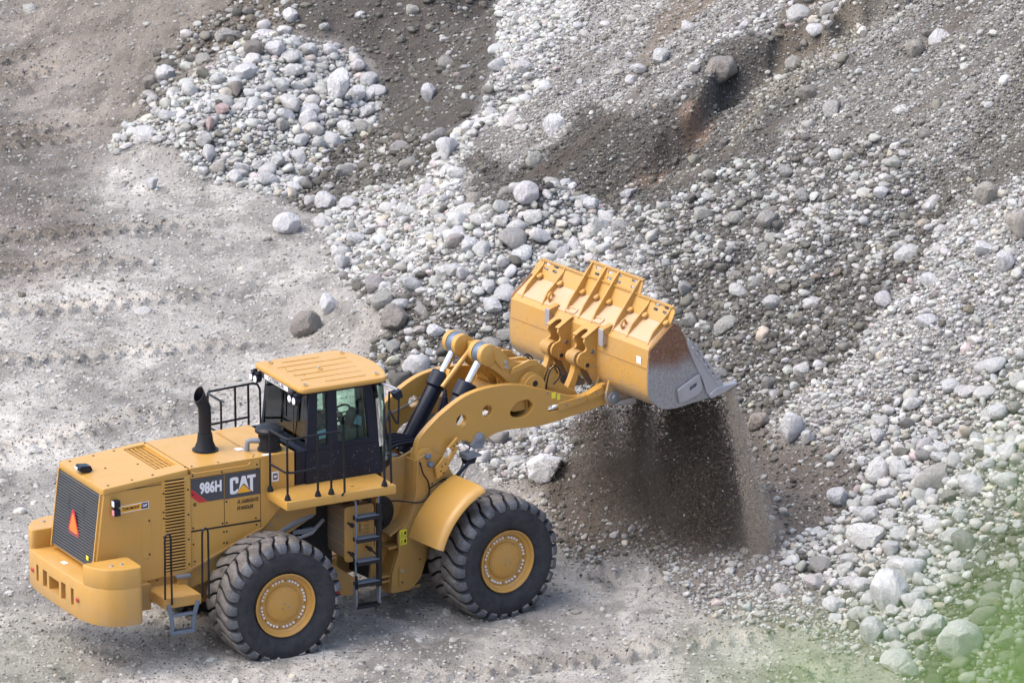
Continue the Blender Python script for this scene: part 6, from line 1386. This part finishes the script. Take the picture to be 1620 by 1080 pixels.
M['leaf'] = leafmat(); M['twig'] = plain('twig_bark', (0.10, 0.12, 0.05, 1), 0.8)
def shrub(base, tips, label, seed, dens=30):
    rg = random.Random(seed); gz = float(H(np.array([base.x]), np.array([base.y]))[0]); base = Vector((base.x, base.y, gz - 0.03))
    root = bpy.data.objects.new('shrub', None); COL.objects.link(root); root.location = base; tag(root, label, 'shrub')
    st = MB(); lf = MB()
    for tp in tips:
        mid = base.lerp(tp, 0.55) + Vector((rg.uniform(-.06, .06), rg.uniform(-.05, .05), 0.10)); pts = [Vector(p) for p in smooth_poly([tuple(base), tuple(base.lerp(mid, 0.5) + Vector((rg.uniform(-.03, .03), 0, 0))), tuple(mid), tuple(tp)], 6, False)]
        st.tube([p-base for p in pts], [0.004*(1-0.8*i/len(pts))+0.0005 for i in range(len(pts))], M['twig'], 6)
        for q in range(dens):
            t = (0.35 + 0.65*rg.random()**0.7)*(len(pts)-1); i = min(int(t), len(pts)-2); p = pts[i].lerp(pts[i+1], t-i)
            d = Vector((rg.gauss(0, 1), rg.gauss(0, 1), rg.gauss(0.3, 0.8))).normalized(); L = rg.uniform(0.014, 0.030); W = L*rg.uniform(0.20, 0.30); sd_ = d.cross(Vector((rg.gauss(0, 1), rg.gauss(0, 1), rg.gauss(0, 1)))).normalized(); up_ = sd_.cross(d)
            prof = ((0, 0.05), (0.25, 0.8), (0.5, 1.0), (0.75, 0.7), (1.0, 0.03)); vs = []; p = p - base
            for a, wd in prof:
                c = p + d*(0.006 + L*a) - up_*(0.25*L*a*a); vs += [c - sd_*W*wd + up_*W*0.25*wd, c, c + sd_*W*wd + up_*W*0.25*wd]
            fs = []
            for k in range(4): fs += [(3*k, 3*k+1, 3*k+4, 3*k+3), (3*k+1, 3*k+2, 3*k+5, 3*k+4)]
            lf.add(vs, fs, M['leaf'])
    st.build('stem', root, None, 0, 60); lf.build('foliage', root, None, 0, 180)
def cpos(px, py, t): return CAM + cf_*t + cr_*((px-810)/FPX*t) - cu_*((py-540)/FPX*t)
b0 = cpos(1900, 5200, 1.45)
shrub(b0, [cpos(1660, 800, 1.35), cpos(1580, 1030, 1.4), cpos(1720, 930, 1.25), cpos(1440, 1190, 1.35), cpos(1680, 1080, 1.3), cpos(1740, 700, 1.2), cpos(1280, 1200, 1.3), cpos(1380, 1140, 1.2), cpos(1560, 1120, 1.35)], 'bright green leafy shrub on the quarry rim, blurred by its closeness', 3, 30)
b1 = cpos(200, 6000, 1.30)
shrub(b1, [cpos(230, 1230, 1.25), cpos(60, 1215, 1.2)], 'green twigs at the bottom left edge, faint and blurred by closeness', 8, 7)
